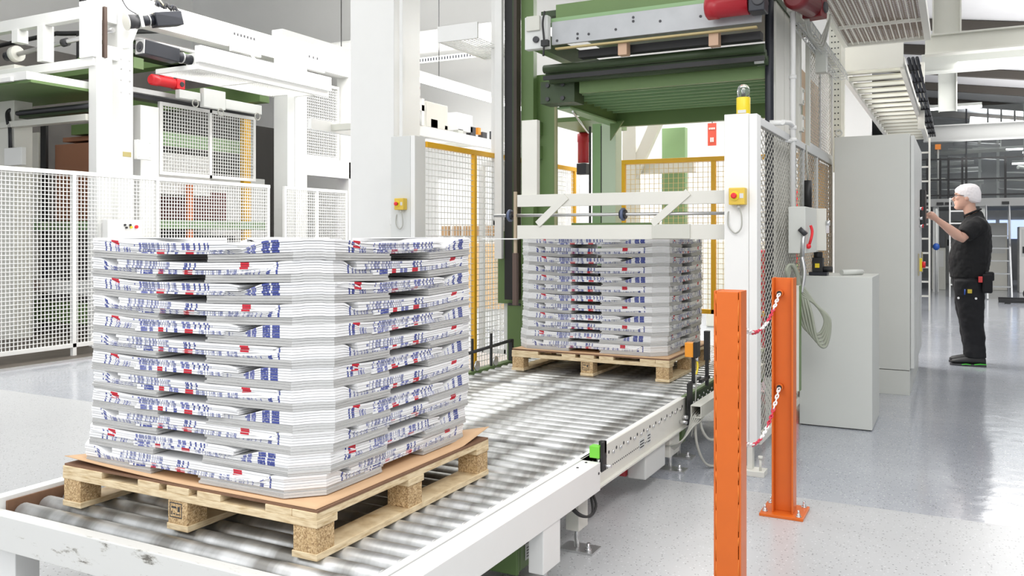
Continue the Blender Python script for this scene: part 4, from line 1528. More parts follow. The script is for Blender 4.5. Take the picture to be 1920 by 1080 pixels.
mb.build('channel', t, bevel=0.002)
mb = MB()
for k in range(3):
    mb.tube(curve_pts([(-0.88 + 0.01 * k, 5.85, 2.72), (-0.88, 6.0 + 0.1 * k, 2.66), (-0.86, 6.3 + 0.1 * k, 2.66), (-0.84 + 0.01 * k, 6.5, 2.80), (-0.82, 6.6, 2.92)]), 0.007, CABLE, 6)
mb.build('cable', t)

t = thing('perforated_plate', 'perforated cream upright plate above the switch cabinet', 'plate', (-0.9, 8.3, 2.0))
mb = B(-1.06, -0.955, 8.45, 8.455, 1.9, 3.4, CREAM2)
for zz in range(26):
    for k in range(3):
        mb.cyl((-1.035 + k * 0.028, 8.449, 1.95 + zz * 0.055), (-1.035 + k * 0.028, 8.4465, 1.95 + zz * 0.055), 0.0065, BLACK, 8)
mb.box(-0.953, -0.925, 8.44, 8.50, 1.9, 3.4, CREAM)
mb.build('plate', t)

# overhead conveyor and guard grating
SLATB = mat('slat_beige', (0.34, 0.33, 0.27), 0.5)
t = thing('overhead_conveyor', 'cream overhead conveyor with cross slats seen from below above the switch cabinet', 'conveyor', (-0.74, 11, 2.9))
mb = MB()
mb.box(-1.03, -0.985, 8.9, 16.0, 2.88, 3.0, CREAM)
mb.box(-0.485, -0.44, 8.9, 16.0, 2.88, 3.0, CREAM)
mb.build('side_rail', t, bevel=0.003)
y = 9.0
while y < 15.9:
    mb = MB()
    mb.box(-0.985, -0.485, y, y + 0.26, 2.925, 2.94, SLATB)
    mb.box(-0.985, -0.485, y, y + 0.02, 2.895, 2.925, CREAM2)
    mb.build('slat', t)
    y += 0.42
B(-1.02, -0.45, 8.86, 8.90, 2.90, 3.18, CREAM).build('end_plate', t, bevel=0.004)
mb = MB()
for k in range(3):
    mb.cyl((-0.40 + 0.035 * k, 8.75, 2.95), (-0.40 + 0.035 * k, 16, 2.97), 0.016, SLATE, 8)
for k in range(9):
    mb.box(-0.42, -0.315, 9.3 + k * 0.75, 9.31 + k * 0.75, 2.93, 2.985, BLACK)
mb.build('cable_run', t)
mb = MB()
mb.box(-0.46, -0.38, 12.4, 12.5, 2.70, 3.57, CREAM)
mb.build('hanger', t)
t = thing('guard_grating', 'overhead wire guard grating in a cream frame at the top right above the cabinet', 'grating', (-0.5, 7.0, 3.0))
mb = MB()
mb.box(-0.90, -0.86, 5.9, 8.14, 2.98, 3.04, CREAM)
mb.box(-0.86, -0.245, 8.10, 8.14, 2.98, 3.04, CREAM)
mb.box(-0.25, -0.20, 4.0, 8.14, 2.98, 3.06, CREAM)
mb.box(-0.86, -0.25, 7.40, 7.425, 2.985, 3.01, CREAM)
mb.build('frame', t, bevel=0.002)
mb = MB()
x = -0.86 + 0.045
while x < -0.26:
    mb.bar((x, 4.0, 3.0), (x, 8.1, 3.0), 0.007, 0.012, CREAM); x += 0.048
mb.diamond((-0.86, 4.0, 3.012), (1, 0, 0), (0, 1, 0), 0.61, 4.1, 0.035, 0.004, mat('rust_mesh', (0.20, 0.16, 0.13), 0.6), 0.8)
mb.build('mesh_panel', t)

# ------------------------------------------------------------------ yellow safety fences
def mesh_fence(name, lab, P0, P1, z0, z1, posts, frame, meshm, pitch, tw, fw=0.04, foot=True, wire=None):
    t = thing(name, lab, 'fence', ((P0[0] + P1[0]) / 2, (P0[1] + P1[1]) / 2, 0))
    P0, P1 = Vector((*P0, 0)), Vector((*P1, 0))
    u = (P1 - P0).normalized(); L = (P1 - P0).length
    n = u.cross(Vector((0, 0, 1)))
    mb = MB()
    mb.bar(P0 + Vector((0, 0, z1 - fw / 2)), P1 + Vector((0, 0, z1 - fw / 2)), fw, fw, frame)
    mb.build('top_rail', t, bevel=0.002)
    mb = MB()
    mb.bar(P0 + Vector((0, 0, z0 + fw / 2)), P1 + Vector((0, 0, z0 + fw / 2)), fw, fw, frame)
    mb.build('bottom_rail', t, bevel=0.002)
    for d in posts:
        q = P0 + u * d
        mb = MB()
        mb.bar(q + Vector((0, 0, 0 if foot else z0)), q + Vector((0, 0, z1 - fw)), fw, fw, frame)
        if foot:
            mb.box(q.x - 0.05, q.x + 0.05, q.y - 0.05, q.y + 0.05, 0, 0.008, frame)
        mb.build('post', t, bevel=0.002)
    mb = MB()
    mb.wires(P0 + Vector((0, 0, z0 + fw)), u, (0, 0, 1), L, z1 - z0 - 2 * fw, pitch, pitch, tw, meshm)
    mb.build('mesh_panel', t)
    return t


YMESH = mat('pale_yellow_mesh', (0.80, 0.62, 0.30), 0.5)
WMESH = mat('white_mesh', (0.86, 0.86, 0.84), 0.5)
mesh_fence('safety_fence', 'yellow framed mesh fence left of the conveyor behind the nearest newspaper stack', (-3.5, 5.35), (-3.5, 8.3), 0.10, 2.01, (0.72, 2.78), YELLOW, WMESH, 0.045, 0.0045)
mesh_fence('safety_fence', 'yellow framed mesh fence across the rear of the press behind the far stack', (-2.77, 7.55), (-1.02, 7.55), 0.62, 2.01, (0.02, 0.86, 1.72), YELLOW, YMESH, 0.045, 0.004, foot=False)
t = mesh_fence('safety_fence', 'tall white mesh guard standing between the yellow fence and the green machine column', (-3.50, 6.42), (-3.28, 6.42), 1.4, 3.6, (0.0,), WHITE, WMESH, 0.04, 0.004, foot=False)
t = mesh_fence('safety_fence', 'low white mesh guard behind the black stop bar', (-3.66, 6.50), (-3.42, 6.50), 0.30, 1.95, (0.0, 0.24), WHITE, WMESH, 0.045, 0.005, foot=False)

t = thing('guard_hood', 'white hood with mesh underside at the upper left corner of the green machine', 'hood', (-3.6, 6.3, 2.9))
mb = MB()
mb.box(-3.80, -3.42, 5.99, 6.01, 2.90, 3.03, WHITE)
mb.box(-3.80, -3.78, 6.01, 6.78, 2.90, 2.98, WHITE)
mb.box(-3.78, -3.42, 6.76, 6.78, 2.90, 2.98, WHITE)
mb.build('frame', t, bevel=0.002)
mb = MB(); mb.wires((-3.78, 6.01, 2.905), (1, 0, 0), (0, 1, 0), 0.36, 0.75, 0.035, 0.035, 0.0045, WMESH)
mb.build('mesh_panel', t)

# white switch box with stop button left of the yellow fence, scanner on the column
t = thing('switch_cabinet', 'narrow white switch cabinet behind the near stack, left of the yellow fence', 'cabinet', (-3.56, 5.3, 0))
B(-3.70, -3.53, 5.20, 5.34, 0.02, 2.04, LGREY).build('body', t, bevel=0.003)
B(-3.528, -3.49, 5.20, 5.34, 0.02, 2.04, WHITE).build('door', t, bevel=0.002)
B(-3.70, -3.49, 5.21, 5.33, 0, 0.02, SLATE).build('plinth', t)
estop(-3.635, 5.20, 1.50, 'yellow emergency stop box with red button on the narrow white cabinet', 0.9)
t = thing('area_scanner', 'yellow and black scanner fixed beside the white building column', 'scanner', (-4.1, 5.9, 1.3))
mb = B(-4.16, -4.06, 5.90, 6.0, 1.24, 1.36, SYELLOW); mb.build('housing', t, bevel=0.02)
mb = MB(); mb.cyl((-4.085, 5.895, 1.28), (-4.085, 5.885, 1.28), 0.04, BLACK, 18); mb.build('lens', t)
mb = MB(); mb.cyl((-4.08, 5.884, 1.30), (-4.08, 5.880, 1.30), 0.008, SRED, 10); mb.build('lamp', t)
t = tag(B(-4.235, -4.17, 5.93, 6.0, 1.40, 1.47, WHITE).build('wall_socket', bevel=0.004), 'white socket box with cable low on the building column', 'socket')

# ------------------------------------------------------------------ machinery between column and gantry
t = thing('sorting_conveyor', 'white high level conveyor line with grey boxes behind the yellow fence', 'conveyor', (-5, 8.2, 0))
mb = MB()
mb.box(-5.05, -5.0, 6.6, 10.5, 2.36, 2.47, WHITE)
mb.box(-5.7, -5.65, 6.6, 10.5, 2.36, 2.47, WHITE)
mb.build('side_beam', t, bevel=0.003)
for y in (6.9, 7.9, 8.9, 9.9):
    mb = MB(); mb.box(-5.65, -5.05, y, y + 0.08, 2.38, 2.44, CREAM2); mb.build('cross_member', t)
for y in (7.55, 9.8):
    mb = MB(); mb.box(-5.10, -5.02, y, y + 0.08, 0, 2.36, WHITE); mb.build('leg', t)
B(-5.25, -5.0, 7.67, 8.10, 2.47, 2.74, CREAM).build('motor_cover', t, bevel=0.006)
B(-5.15, -5.0, 8.30, 8.65, 2.50, 2.70, WHITE).build('control_box', t, bevel=0.006)
mb = MB()
rnd = random.Random(2)
for k in range(9):
    y = 7.2 + k * 0.28
    mb.box(-5.06, -5.0, y, y + rnd.uniform(0.05, 0.16), 2.47, 2.47 + rnd.uniform(0.03, 0.12), rnd.choice([CREAM2, STEEL, DARK, GREY]))
    mb.build('fitting', t)
    mb = MB()
mb.box(-5.04, -5.0, 8.78, 8.84, 2.50, 2.58, mat('sensor_orange', (0.85, 0.32, 0.03), 0.35))
mb.build('sensor', t)
mb = MB()
mb.box(-5.02, -4.98, 6.9, 7.6, 2.62, 2.68, WHITE); mb.box(-5.02, -4.98, 7.55, 7.60, 2.47, 2.75, WHITE); mb.box(-5.02, -4.98, 6.9, 7.5, 2.76, 2.79, CREAM)
mb.build('bracket', t)
motor('gear_motor', None, (-5.0, 7.30, 2.84), (0, -1, 0), 0.36, 0.055, RED, 'small red motor on the high level conveyor right of the building column', plate=False)

t = thing('ceiling_light', 'long fluorescent strip light running back above the high level conveyor', 'light', (-6, 9.5, 3.28))
B(-6.05, -5.95, 6.5, 12.5, 3.25, 3.29, LAMP).build('diffuser', t)
B(-6.07, -5.93, 6.5, 12.5, 3.29, 3.36, WHITE).build('housing', t)
for y in (7.5, 9.5, 11.5):
    mb = MB(); mb.cyl((-6, y, 3.36), (-6, y, roofz(-6)), 0.006, DARK, 6); mb.build('suspension', t)

# racks and machines behind the yellow fence
t = thing('folding_machine', 'white machine with warm brown slats behind the yellow fence', 'machine', (-5.5, 10.5, 0))
B(-6.6, -4.6, 10.4, 11.2, 0, 2.1, WHITE).build('housing', t, bevel=0.01)
mb = MB()
for k in range(10):
    mb.box(-6.5 + k * 0.18, -6.38 + k * 0.18, 10.36, 10.40, 1.30, 1.44, WOODDK)
mb.build('feeder', t)
mb = MB(); mb.box(-6.5, -4.7, 10.37, 10.40, 0.3, 1.2, mat('amber_panel', (0.75, 0.50, 0.25), 0.5)); mb.build('panel', t)

# seen through the press: wall furniture
t = thing('support_bracket', 'cream diagonal brace and wall beam seen through the press', 'brace', (-2.9, 8.6, 1.9))
mb = MB()
mb.bar((-3.1, 8.8, 1.95), (-2.72, 8.8, 2.75), 0.08, 0.12, CREAM)
mb.build('diagonal', t)
mb = MB(); mb.box(-3.2, -3.05, 8.75, 8.9, 0, 2.9, CREAM); mb.build('upright', t, bevel=0.003)
mb = MB(); mb.box(-3.05, -2.45, 8.85, 8.95, 1.98, 2.10, CREAM); mb.build('crossbar', t, bevel=0.003)
t = tag(B(-2.84, -2.585, 9.0, 9.1, 0.0, 2.47, LGREEN).build('partition_board', bevel=0.003), 'light green upright panel behind the yellow rear fence', 'panel')
t = thing('hanging_sign', 'small red hanging sign with white lettering seen through the press', 'sign', (-2.42, 9.5, 2.3))
B(-2.47, -2.375, 9.5, 9.51, 2.31, 2.56, mat('sign_red', (0.62, 0.08, 0.05), 0.5)).build('plate', t)
mb = MB()
for k in range(4): mb.box(-2.455 + k * 0.018, -2.443 + k * 0.018, 9.495, 9.4995, 2.49, 2.51, WHITE)
for k in range(2): mb.box(-2.44 + k * 0.022, -2.425 + k * 0.022, 9.495, 9.4995, 2.35, 2.40, WHITE)
mb.build('lettering', t)
mb = MB(); mb.cyl((-2.42, 9.505, 2.56), (-2.42, 9.505, roofz(-2.4)), 0.004, DARK, 6); mb.build('wire', t)
t = thing('overhead_chain', 'black festoon cable chain sloping under the ceiling behind the press', 'cable', (-2.7, 9.3, 2.6))
mb = MB()
for k in range(26):
    f_ = k / 26
    mb.bar((-3.0 + 1.2 * f_, 9.0 + 2.5 * f_, 2.78), (-3.0 + 1.2 * (f_ + 0.025), 9.0 + 2.5 * (f_ + 0.025), 2.78), 0.03, 0.03, BLACK)
mb.cyl((-3.0, 9.0, 2.79), (-1.8, 11.5, 2.79), 0.008, BLACK, 6)
mb.build('chain', t)
for (x0, x1, y, z0, z1, m, lab) in ((-3.4, -2.95, 13.5, 0, 2.3, CREAM, 'cream wall cabinet behind the rear fence, left'), (-3.2, -2.1, 12.2, 0, 1.25, CREAM2, 'cream machine housing low behind the rear fence'), (-2.55, -1.75, 11.2, 0, 0.95, GREEN, 'green machine bed behind the rear fence'), (-2.05, -1.70, 11.3, 0.951, 1.9, SRED, 'red drive cover behind the yellow rear fence'), (-2.05, -1.75, 9.6, 0.0, 1.15, RED, 'dark red hand wheel box low behind the yellow fence')):
    o = B(x0, x1, y, y + 0.4, z0, z1, m).build('machine_housing', bevel=0.02)
    tag(o, lab, 'machine')

# ------------------------------------------------------------------ left machine hall
def lfence(y0, y1, posts, lab):
    return mesh_fence('safety_fence', lab, (-8.5, y0), (-8.5, y1), 0.10, 2.01, posts, WHITE, WMESH, 0.042, 0.0075, 0.045)


lfence(3.6, 9.05, (0.02, 2.47, 3.56, 5.42), 'long white mesh safety fence in front of the left machine')
lfence(9.34, 10.75, (0.02, 0.70, 1.39), 'short white mesh safety fence section beside the building column')

m_ = thing('palletising_machine', 'large white machine frame with overhead beams behind the left mesh fence', 'machine', (-9.5, 8.0, 0))
mb = MB()
mb.box(-9.04, -8.90, 6.65, 6.86, 0, 3.40, WHITE)
mb.box(-9.02, -8.92, 6.74, 6.98, 3.40, 3.56, WHITE)
mb.box(-9.3, -8.97, 6.865, 7.005, 0, 3.4, LGREY)
mb.box(-9.14, -9.0, 6.72, 7.0, 3.86, 4.2, WHITE)
mb.build('front_column', m_, bevel=0.004)
mb = MB()
mb.box(-9.20, -9.0, 7.01, 7.23, 0, 4.2, WHITE)
for z in (3.05, 3.2, 3.33, 3.45):
    for y in (7.06, 7.18): mb.cyl((-9.0, y, z), (-8.99, y, z), 0.012, CHROME, 8)
for z in (1.95, 2.05):
    for y in (7.06, 7.18): mb.cyl((-9.0, y, z), (-8.99, y, z), 0.012, CHROME, 8)
mb.box(-9.0, -8.995, 7.08, 7.20, 2.27, 2.33, mat('brass_plate', (0.45, 0.38, 0.15), 0.4))
mb.build('main_column', m_, bevel=0.004)
mb = MB()
mb.box(-9.22, -9.0, 7.232, 13.6, 3.94, 4.22, WHITE)
mb.box(-9.26, -8.96, 7.0, 13.6, 4.22, 4.25, CREAM2)
mb.build('top_beam', m_, bevel=0.004)
mb = MB()
mb.box(-8.86, -8.60, 9.53, 9.68, 0, 4.0, LGREY)
mb.box(-8.86, -8.60, 9.69, 9.95, 0, 4.0, WHITE)
mb.build('rear_column', m_, bevel=0.003)
mb = MB()
mb.box(-9.25, -9.0, 11.45, 11.9, 0, 3.94, WHITE)
mb.box(-9.2, -9.0, 9.9, 11.5, 2.25, 2.53, WHITE)
mb.build('portal_frame', m_, bevel=0.004)
mb = MB()
mb.box(-12.5, -8.92, 6.62, 6.72, 3.86, 4.0, WHITE)
mb.box(-12.5, -8.92, 6.62, 6.72, 3.29, 3.39, WHITE)
mb.box(-9.14, -8.90, 6.60, 6.72, 3.39, 4.05, WHITE)
mb.box(-9.92, -9.80, 6.60, 6.74, 3.42, 3.86, WHITE)
mb.box(-10.42, -10.30, 6.60, 6.74, 3.70, 3.86, WHITE)
mb.build('cross_beam', m_, bevel=0.003)
mb = MB()
mb.box(-8.92, -8.88, 6.74, 6.78, 3.40, 4.0, mat('rust_rod', (0.10, 0.065, 0.05), 0.6))
mb.build('guide_rod', m_)
mb = MB()
mb.cyl((-10.7, 6.78, 3.60), (-9.0, 6.95, 3.78), 0.03, STEEL, 12)
mb.cyl((-10.66, 6.785, 3.61), (-10.58, 6.79, 3.62), 0.10, CREAM, 16)
mb.cyl((-10.8, 6.78, 3.6), (-10.68, 6.78, 3.61), 0.06, SLATE, 12)
mb.cyl((-9.82, 6.87, 3.69), (-9.74, 6.88, 3.70), 0.05, DARK, 12)
mb.build('drive_shaft', m_)
mb = MB()
mb.box(-13, -9.2, 8.2, 8.4, 3.62, 3.80, GREEN)
mb.box(-13, -9.2, 7.4, 7.55, 3.42, 3.56, GREEN)
mb.bar((-11.0, 7.6, 3.3), (-10.3, 7.6, 3.75), 0.1, 0.1, GREEN)
mb.box(-13, -9.2, 9.6, 9.8, 3.3, 3.6, GREEN)
mb.build('green_crossbeam', m_, bevel=0.003)
mb = MB()
mb.prism([(-12.4, 5.9, 3.0), (-9.05, 5.95, 3.0), (-9.05, 7.1, 3.0), (-12.4, 7.1, 3.0)], (0, 0, 0.03), GREEN)
o = mb.build('drip_tray', m_)
mb = MB()
mb.box(-12.4, -9.3, 5.88, 5.92, 3.02, 3.07, WHITE); mb.box(-9.9, -9.08, 5.92, 7.1, 3.03, 3.12, WHITE)
mb.build('tray_edge', m_, bevel=0.003)
mb = MB()
mb.box(-12.3, -9.05, 6.72, 6.84, 2.78, 2.88, DGREEN)
mb.cyl((-12.3, 6.70, 2.84), (-9.05, 6.70, 2.84), 0.03, DARK, 10)
mb.build('chain_rail', m_)
B(-10.9, -9.05, 6.62, 6.74, 2.66, 2.735, CREAM).build('lower_beam', m_, bevel=0.003)
mb = MB()
mb.box(-11.74, -11.40, 7.6, 7.7, 0, 2.75, CREAM)
mb.box(-11.38, -11.26, 7.62, 7.66, 0, 2.85, BLACK)
mb.build('inner_column', m_, bevel=0.003)
mb = MB()
mb.box(-11.2, -10.46, 6.66, 6.9, 0, 3.45, CREAM)
mb.build('outer_column', m_, bevel=0.004)
# shroud beneath the beam
mb = MB()
mb.box(-9.6, -9.25, 7.25, 9.5, 3.62, 3.78, DGREEN)
mb.cyl((-9.2, 7.3, 3.80), (-9.2, 9.5, 3.80), 0.035, STEEL, 10)
mb.cyl((-9.25, 7.3, 3.70), (-9.25, 9.5, 3.70), 0.03, DARK, 10)
mb.box(-9.4, -9.2, 7.25, 9.5, 3.05, 3.12, DARK)
mb.box(-9.2, -9.1, 7.3, 9.4, 3.10, 3.16, STEEL)
mb.box(-9.8, -9.3, 9.2, 9.5, 3.6, 3.85, GREEN)
mb.build('drive_unit', m_)
mb = MB()
mb.bar((-9.0, 7.3, 3.98), (-8.96, 7.10, 3.58), 0.10, 0.02, WHITE)
mb.build('stay', m_)
mb = MB()
mb.bar((-8.96, 9.15, 3.88), (-8.80, 9.5, 3.5), 0.10, 0.03, WHITE)
mb.build('stay', m_)

# mesh doors of the left machine
def mesh_door(lab, x, y0, y1, z0, z1, mid, pitch=0.045):
    t = thing('mesh_door', lab, 'door', (x, (y0 + y1) / 2, z0))
    mb = MB()
    for y in [y0, y1 - 0.045] + ([mid] if mid else []):
        mb.box(x - 0.02, x + 0.02, y, y + 0.045, z0, z1, WHITE)
    mb.box(x - 0.02, x + 0.02, y0 + 0.045, y1 - 0.045, z0, z0 + 0.045, WHITE)
    mb.box(x - 0.02, x + 0.02, y0 + 0.045, y1 - 0.045, z1 - 0.045, z1, WHITE)
    mb.build('frame', t, bevel=0.002)
    mb = MB()
    mb.wires((x, y0 + 0.02, z0 + 0.02), (0, 1, 0), (0, 0, 1), y1 - y0 - 0.04, z1 - z0 - 0.04, pitch, pitch, 0.0075, WMESH)
    mb.build('mesh_panel', t)
    return t


mesh_door('upper white mesh door in the middle of the left machine', -9.2, 7.78, 9.50, 2.10, 3.05, 8.62)
mesh_door('white mesh window panel above the portal at the rear of the left machine', -9.18, 10.0, 11.40, 2.55, 3.78, None)
B(-9.25, -9.1, 7.42, 7.70, 0.2, 2.95, WHITE).build('door_post', m_, bevel=0.003)

# guard hood with mesh underside
t = thing('guard_hood', 'long white guard hood with mesh underside below the servo motors', 'hood', (-8.6, 8.6, 3.35))
mb = MB()
mb.box(-8.26, -8.20, 7.52, 9.95, 3.34, 3.50, WHITE)
mb.box(-8.95, -8.26, 7.52, 7.56, 3.34, 3.40, WHITE)
mb.box(-8.95, -8.26, 9.70, 9.74, 3.34, 3.40, WHITE)
mb.box(-8.95, -8.92, 7.56, 9.70, 3.34, 3.37, WHITE)
mb.box(-8.92, -8.26, 8.55, 8.58, 3.34, 3.36, WHITE)
mb.build('frame', t, bevel=0.003)
mb = MB(); mb.wires((-8.92, 7.56, 3.345), (1, 0, 0), (0, 1, 0), 0.66, 2.14, 0.035, 0.035, 0.005, WMESH)
mb.build('mesh_panel', t)
B(-8.24, -8.14, 7.5, 9.95, 3.42, 3.62, WHITE).build('side_channel', t, bevel=0.004)


def servo(p0, p1, lab, fan0):
    """dark finned servo motor with flange, p0 = fan end, p1 = gear end"""
    p0, p1 = Vector(p0), Vector(p1); d = (p1 - p0).normalized(); L = (p1 - p0).length
    t = thing('servo_motor', lab, 'motor', tuple((p0 + p1) / 2 - Vector((0, 0, 0.1))))
    mb = MB(); mb.bar(p0 + d * 0.012, p0 + d * L * 0.52, 0.17, 0.17, SLATE); mb.build('motor_body', t, bevel=0.01)
    mb = MB(); mb.bar(p0, p0 + d * 0.012, 0.16, 0.16, STEEL)
    mb.cyl(p0 - d * 0.004, p0, 0.065, DARK, 20); mb.cyl(p0 - d * 0.007, p0 - d * 0.004, 0.03, SLATE, 16)
    mb.build('fan_cover', t)
    mb = MB(); mb.cyl(p0 + d * L * 0.52, p0 + d * L * 0.75, 0.062, SLATE, 18); mb.cyl(p0 + d * L * 0.60, p0 + d * L * 0.62, 0.07, STEEL, 18); mb.build('coupling', t)
    mb = MB(); mb.bar(p0 + d * L * 0.75, p0 + d * L * 0.81, 0.17, 0.17, LGREY); mb.build('flange', t, bevel=0.004)
    mb = MB(); mb.cyl(p0 + d * L * 0.81, p1, 0.085, DARK, 20); mb.cyl(p1, p1 + d * 0.01, 0.10, CREAM, 20); mb.build('gearbox', t)
    return t


servo((-8.62, 7.62, 4.02), (-8.80, 6.98, 3.86), 'upper dark servo motor with round fan on the left machine', True)
servo((-8.50, 6.92, 3.52), (-8.42, 7.85, 3.47), 'lower dark servo motor above the white guard hood', True)
t = thing('bearing_box', 'square white bearing box at the end of the lower servo motor', 'housing', (-8.35, 7.95, 3.4))
mb = MB()
mb.box(-8.50, -8.30, 7.86, 7.88, 3.38, 3.60, WHITE)
mb.box(-8.48, -8.32, 7.852, 7.86, 3.40, 3.58, DARK)
mb.box(-8.50, -8.48, 7.84, 7.86, 3.38, 3.60, WHITE); mb.box(-8.32, -8.30, 7.84, 7.86, 3.38, 3.60, WHITE)
mb.box(-8.48, -8.32, 7.84, 7.86, 3.58, 3.60, WHITE); mb.box(-8.48, -8.32, 7.84, 7.86, 3.38, 3.40, WHITE)
mb.cyl((-8.40, 7.85, 3.49), (-8.40, 7.82, 3.49), 0.035, CHROME, 12)
mb.build('box', t)
t = thing('valve_block', 'black hose fittings on top of the upper servo motor', 'fittings', (-8.65, 7.5, 4.12))
mb = MB()
rnd = random.Random(9)
for k in range(9):
    a = Vector((-8.68 + rnd.uniform(-.04, .04), 7.30 + 0.035 * k, 4.12))
    mb.tube(curve_pts([a, a + Vector((0, 0.02, 0.05)), a + Vector((0, 0.06, 0.05 * rnd.random())), a + Vector((0, 0.09, 0.0))], 4), 0.014, BLACK if k % 2 else SLATE, 6)
mb.build('fittings', t)
mb = MB(); mb.tube(curve_pts([(-8.68, 7.25, 4.0), (-8.68, 7.24, 4.14), (-8.68, 7.34, 4.20), (-8.68, 7.43, 4.13)]), 0.008, mat('beige_hose', (0.6, 0.55, 0.4), 0.5), 6)
mb.tube(curve_pts([(-8.95, 7.02, 4.18), (-8.9, 7.08, 4.05), (-8.8, 7.2, 3.98), (-8.72, 7.3, 4.0)]), 0.008, DARK, 6)
mb.tube(curve_pts([(-8.95, 7.02, 4.18), (-8.93, 7.03, 4.0), (-8.9, 7.04, 3.9)]), 0.006, CABLE, 6)
mb.build('hose', t)
motor('gear_motor', None, (-9.08, 7.80, 3.29), (0, 1, 0), 0.50, 0.07, SRED, 'bright red motor under the guard hood of the left machine', plate=False)
for (y0, y1, z0, z1, x, lab) in ((8.24, 8.62, 3.02, 3.27, -8.88, 'light grey terminal box hanging under the guard hood'),
                                 (7.87, 8.22, 3.09, 3.20, -8.92, 'flat grey cover left of the hanging terminal box'),
                                 (8.64, 9.33, 3.05, 3.18, -8.90, 'long flat grey cover right of the hanging terminal box'),
                                 (8.78, 9.32, 3.87, 4.09, -8.90, 'white junction box with black plugs on the top beam'),
                                 (9.95, 10.72, 3.88, 4.06, -8.90, 'second white junction box farther along the top beam')):
    t = thing('junction_box', lab, 'junction box', (x, y0, z0))
    B(x - 0.08, x, y0, y1, z0, z1, WHITE if z0 > 3.5 else LGREY).build('box', t, bevel=0.006)
    mb = MB()
    if z0 > 3.5:
        for k in range(7):
            yy = y0 + 0.05 + k * (y1 - y0 - 0.1) / 7
            mb.cyl((x - 0.03, yy, z1), (x - 0.03, yy, z1 + 0.045), 0.012, DARK, 8)
    else:
        mb.tube(arc((x + 0.01, y1 - 0.1, z0 - 0.04), 0.05, 0, 2 * PI, 14, 'yz'), 0.008, CABLE, 6, cap=False)
    mb.build('cable_gland', t)
for (x0, x1, y, z0, z1, lab) in ((-10.57, -10.22, 6.6, 2.18, 2.40, 'white riveted junction box on the outer column of the left machine'),):
    t = thing('junction_box', lab, 'junction box', (x0, y, z0))
    B(x0, x1, y, y + 0.06, z0, z1, WHITE).build('box', t, bevel=0.006)
    mb = MB(); mb.cyl((x0 + 0.06, y + 0.03, z1), (x0 + 0.05, y + 0.03, z1 + 0.3), 0.012, DARK, 8); mb.cyl((x0 + 0.10, y + 0.03, z1), (x0 + 0.08, y + 0.03, z1 + 0.3), 0.012, DARK, 8)
    mb.tube(curve_pts([(x0 + 0.05, y + 0.03, z1 + 0.3), (x0, y + 0.05, z1 + 0.45), (x0 + 0.05, y + 0.1, z1 + 0.5)]), 0.03, BLACK, 8)
    mb.build('cable', t)
t = thing('junction_box', 'square white junction box beside the main column of the left machine', 'junction box', (-8.98, 7.3, 2.25))
B(-9.0, -8.94, 7.24, 7.46, 2.25, 2.49, WHITE).build('box', t, bevel=0.006)
mb = MB()
for y in (7.27, 7.43):
    for z in (2.28, 2.46): mb.cyl((-8.94, y, z), (-8.935, y, z), 0.008, GREY, 8)
mb.build('screw', t)
t = thing('control_box', 'small white control box with red button on the left mesh fence', 'control box', (-8.4, 6.6, 1.2))
B(-8.47, -8.38, 6.40, 6.86, 1.10, 1.49, WHITE).build('box', t, bevel=0.005)
mb = MB()
for (y, z, m) in ((6.62, 1.43, DARK), (6.69, 1.43, DARK), (6.64, 1.40, DARK)):
    mb.cyl((-8.38, y, z), (-8.365, y, z), 0.013, m, 10)
mb.build('switch', t)
mb = MB(); mb.cyl((-8.38, 6.77, 1.41), (-8.36, 6.77, 1.41), 0.02, SRED, 12); mb.build('button', t, label='red button')
mb = MB(); mb.cyl((-8.38, 6.70, 1.405), (-8.362, 6.70, 1.405), 0.015, SYELLOW, 12); mb.build('lamp', t, label='small yellow lamp')

# interior of the left machine seen through the mesh
t = thing('cardboard_stack', 'large brown cardboard stack inside the left machine', 'cardboard', (-10.8, 7.8, 1.5))
mb = B(-11.25, -10.1, 7.75, 8.3, 1.45, 2.58, BROWN); mb.build('stack', t, bevel=0.004)
B(-11.15, -10.1, 7.80, 8.3, 2.62, 2.68, BROWN).build('top_sheet', t)
B(-10.9, -10.0, 7.75, 8.4, 2.70, 2.84, GREEN).build('holder', t)
t = tag(B(-12.4, -9.6, 7.5, 7.6, 1.38, 1.50, LGREEN).build('green_rail', bevel=0.003), 'light green rail low inside the left machine behind the brown stack', 'rail')
t = tag(B(-10.05, -9.95, 7.9, 10.5, 1.40, 1.53, LGREEN).build('green_rail', bevel=0.003), 'light green rail behind the lower mesh door', 'rail')
t = tag(B(-10.3, -10.2, 7.9, 10.5, 2.62, 2.82, LGREEN).build('green_rail', bevel=0.003), 'light green rail behind the upper mesh door', 'rail')
t = tag(B(-10.04, -9.96, 10.05, 10.2, 0, 3.3, YELLOW).build('yellow_post', bevel=0.003), 'yellow post behind the right side of the mesh doors', 'post')
t = tag(B(-10.04, -9.98, 8.97, 9.06, 0, 2.05, ORANGE).build('orange_post', bevel=0.003), 'orange post behind the lower mesh door', 'post')
t = tag(B(-11.1, -10.75, 7.0, 7.06, 0.4, 2.0, mat('rust_orange', (0.50, 0.16, 0.05), 0.6)).build('rust_frame', bevel=0.003), 'rust orange frame low behind the far left of the fence', 'frame')
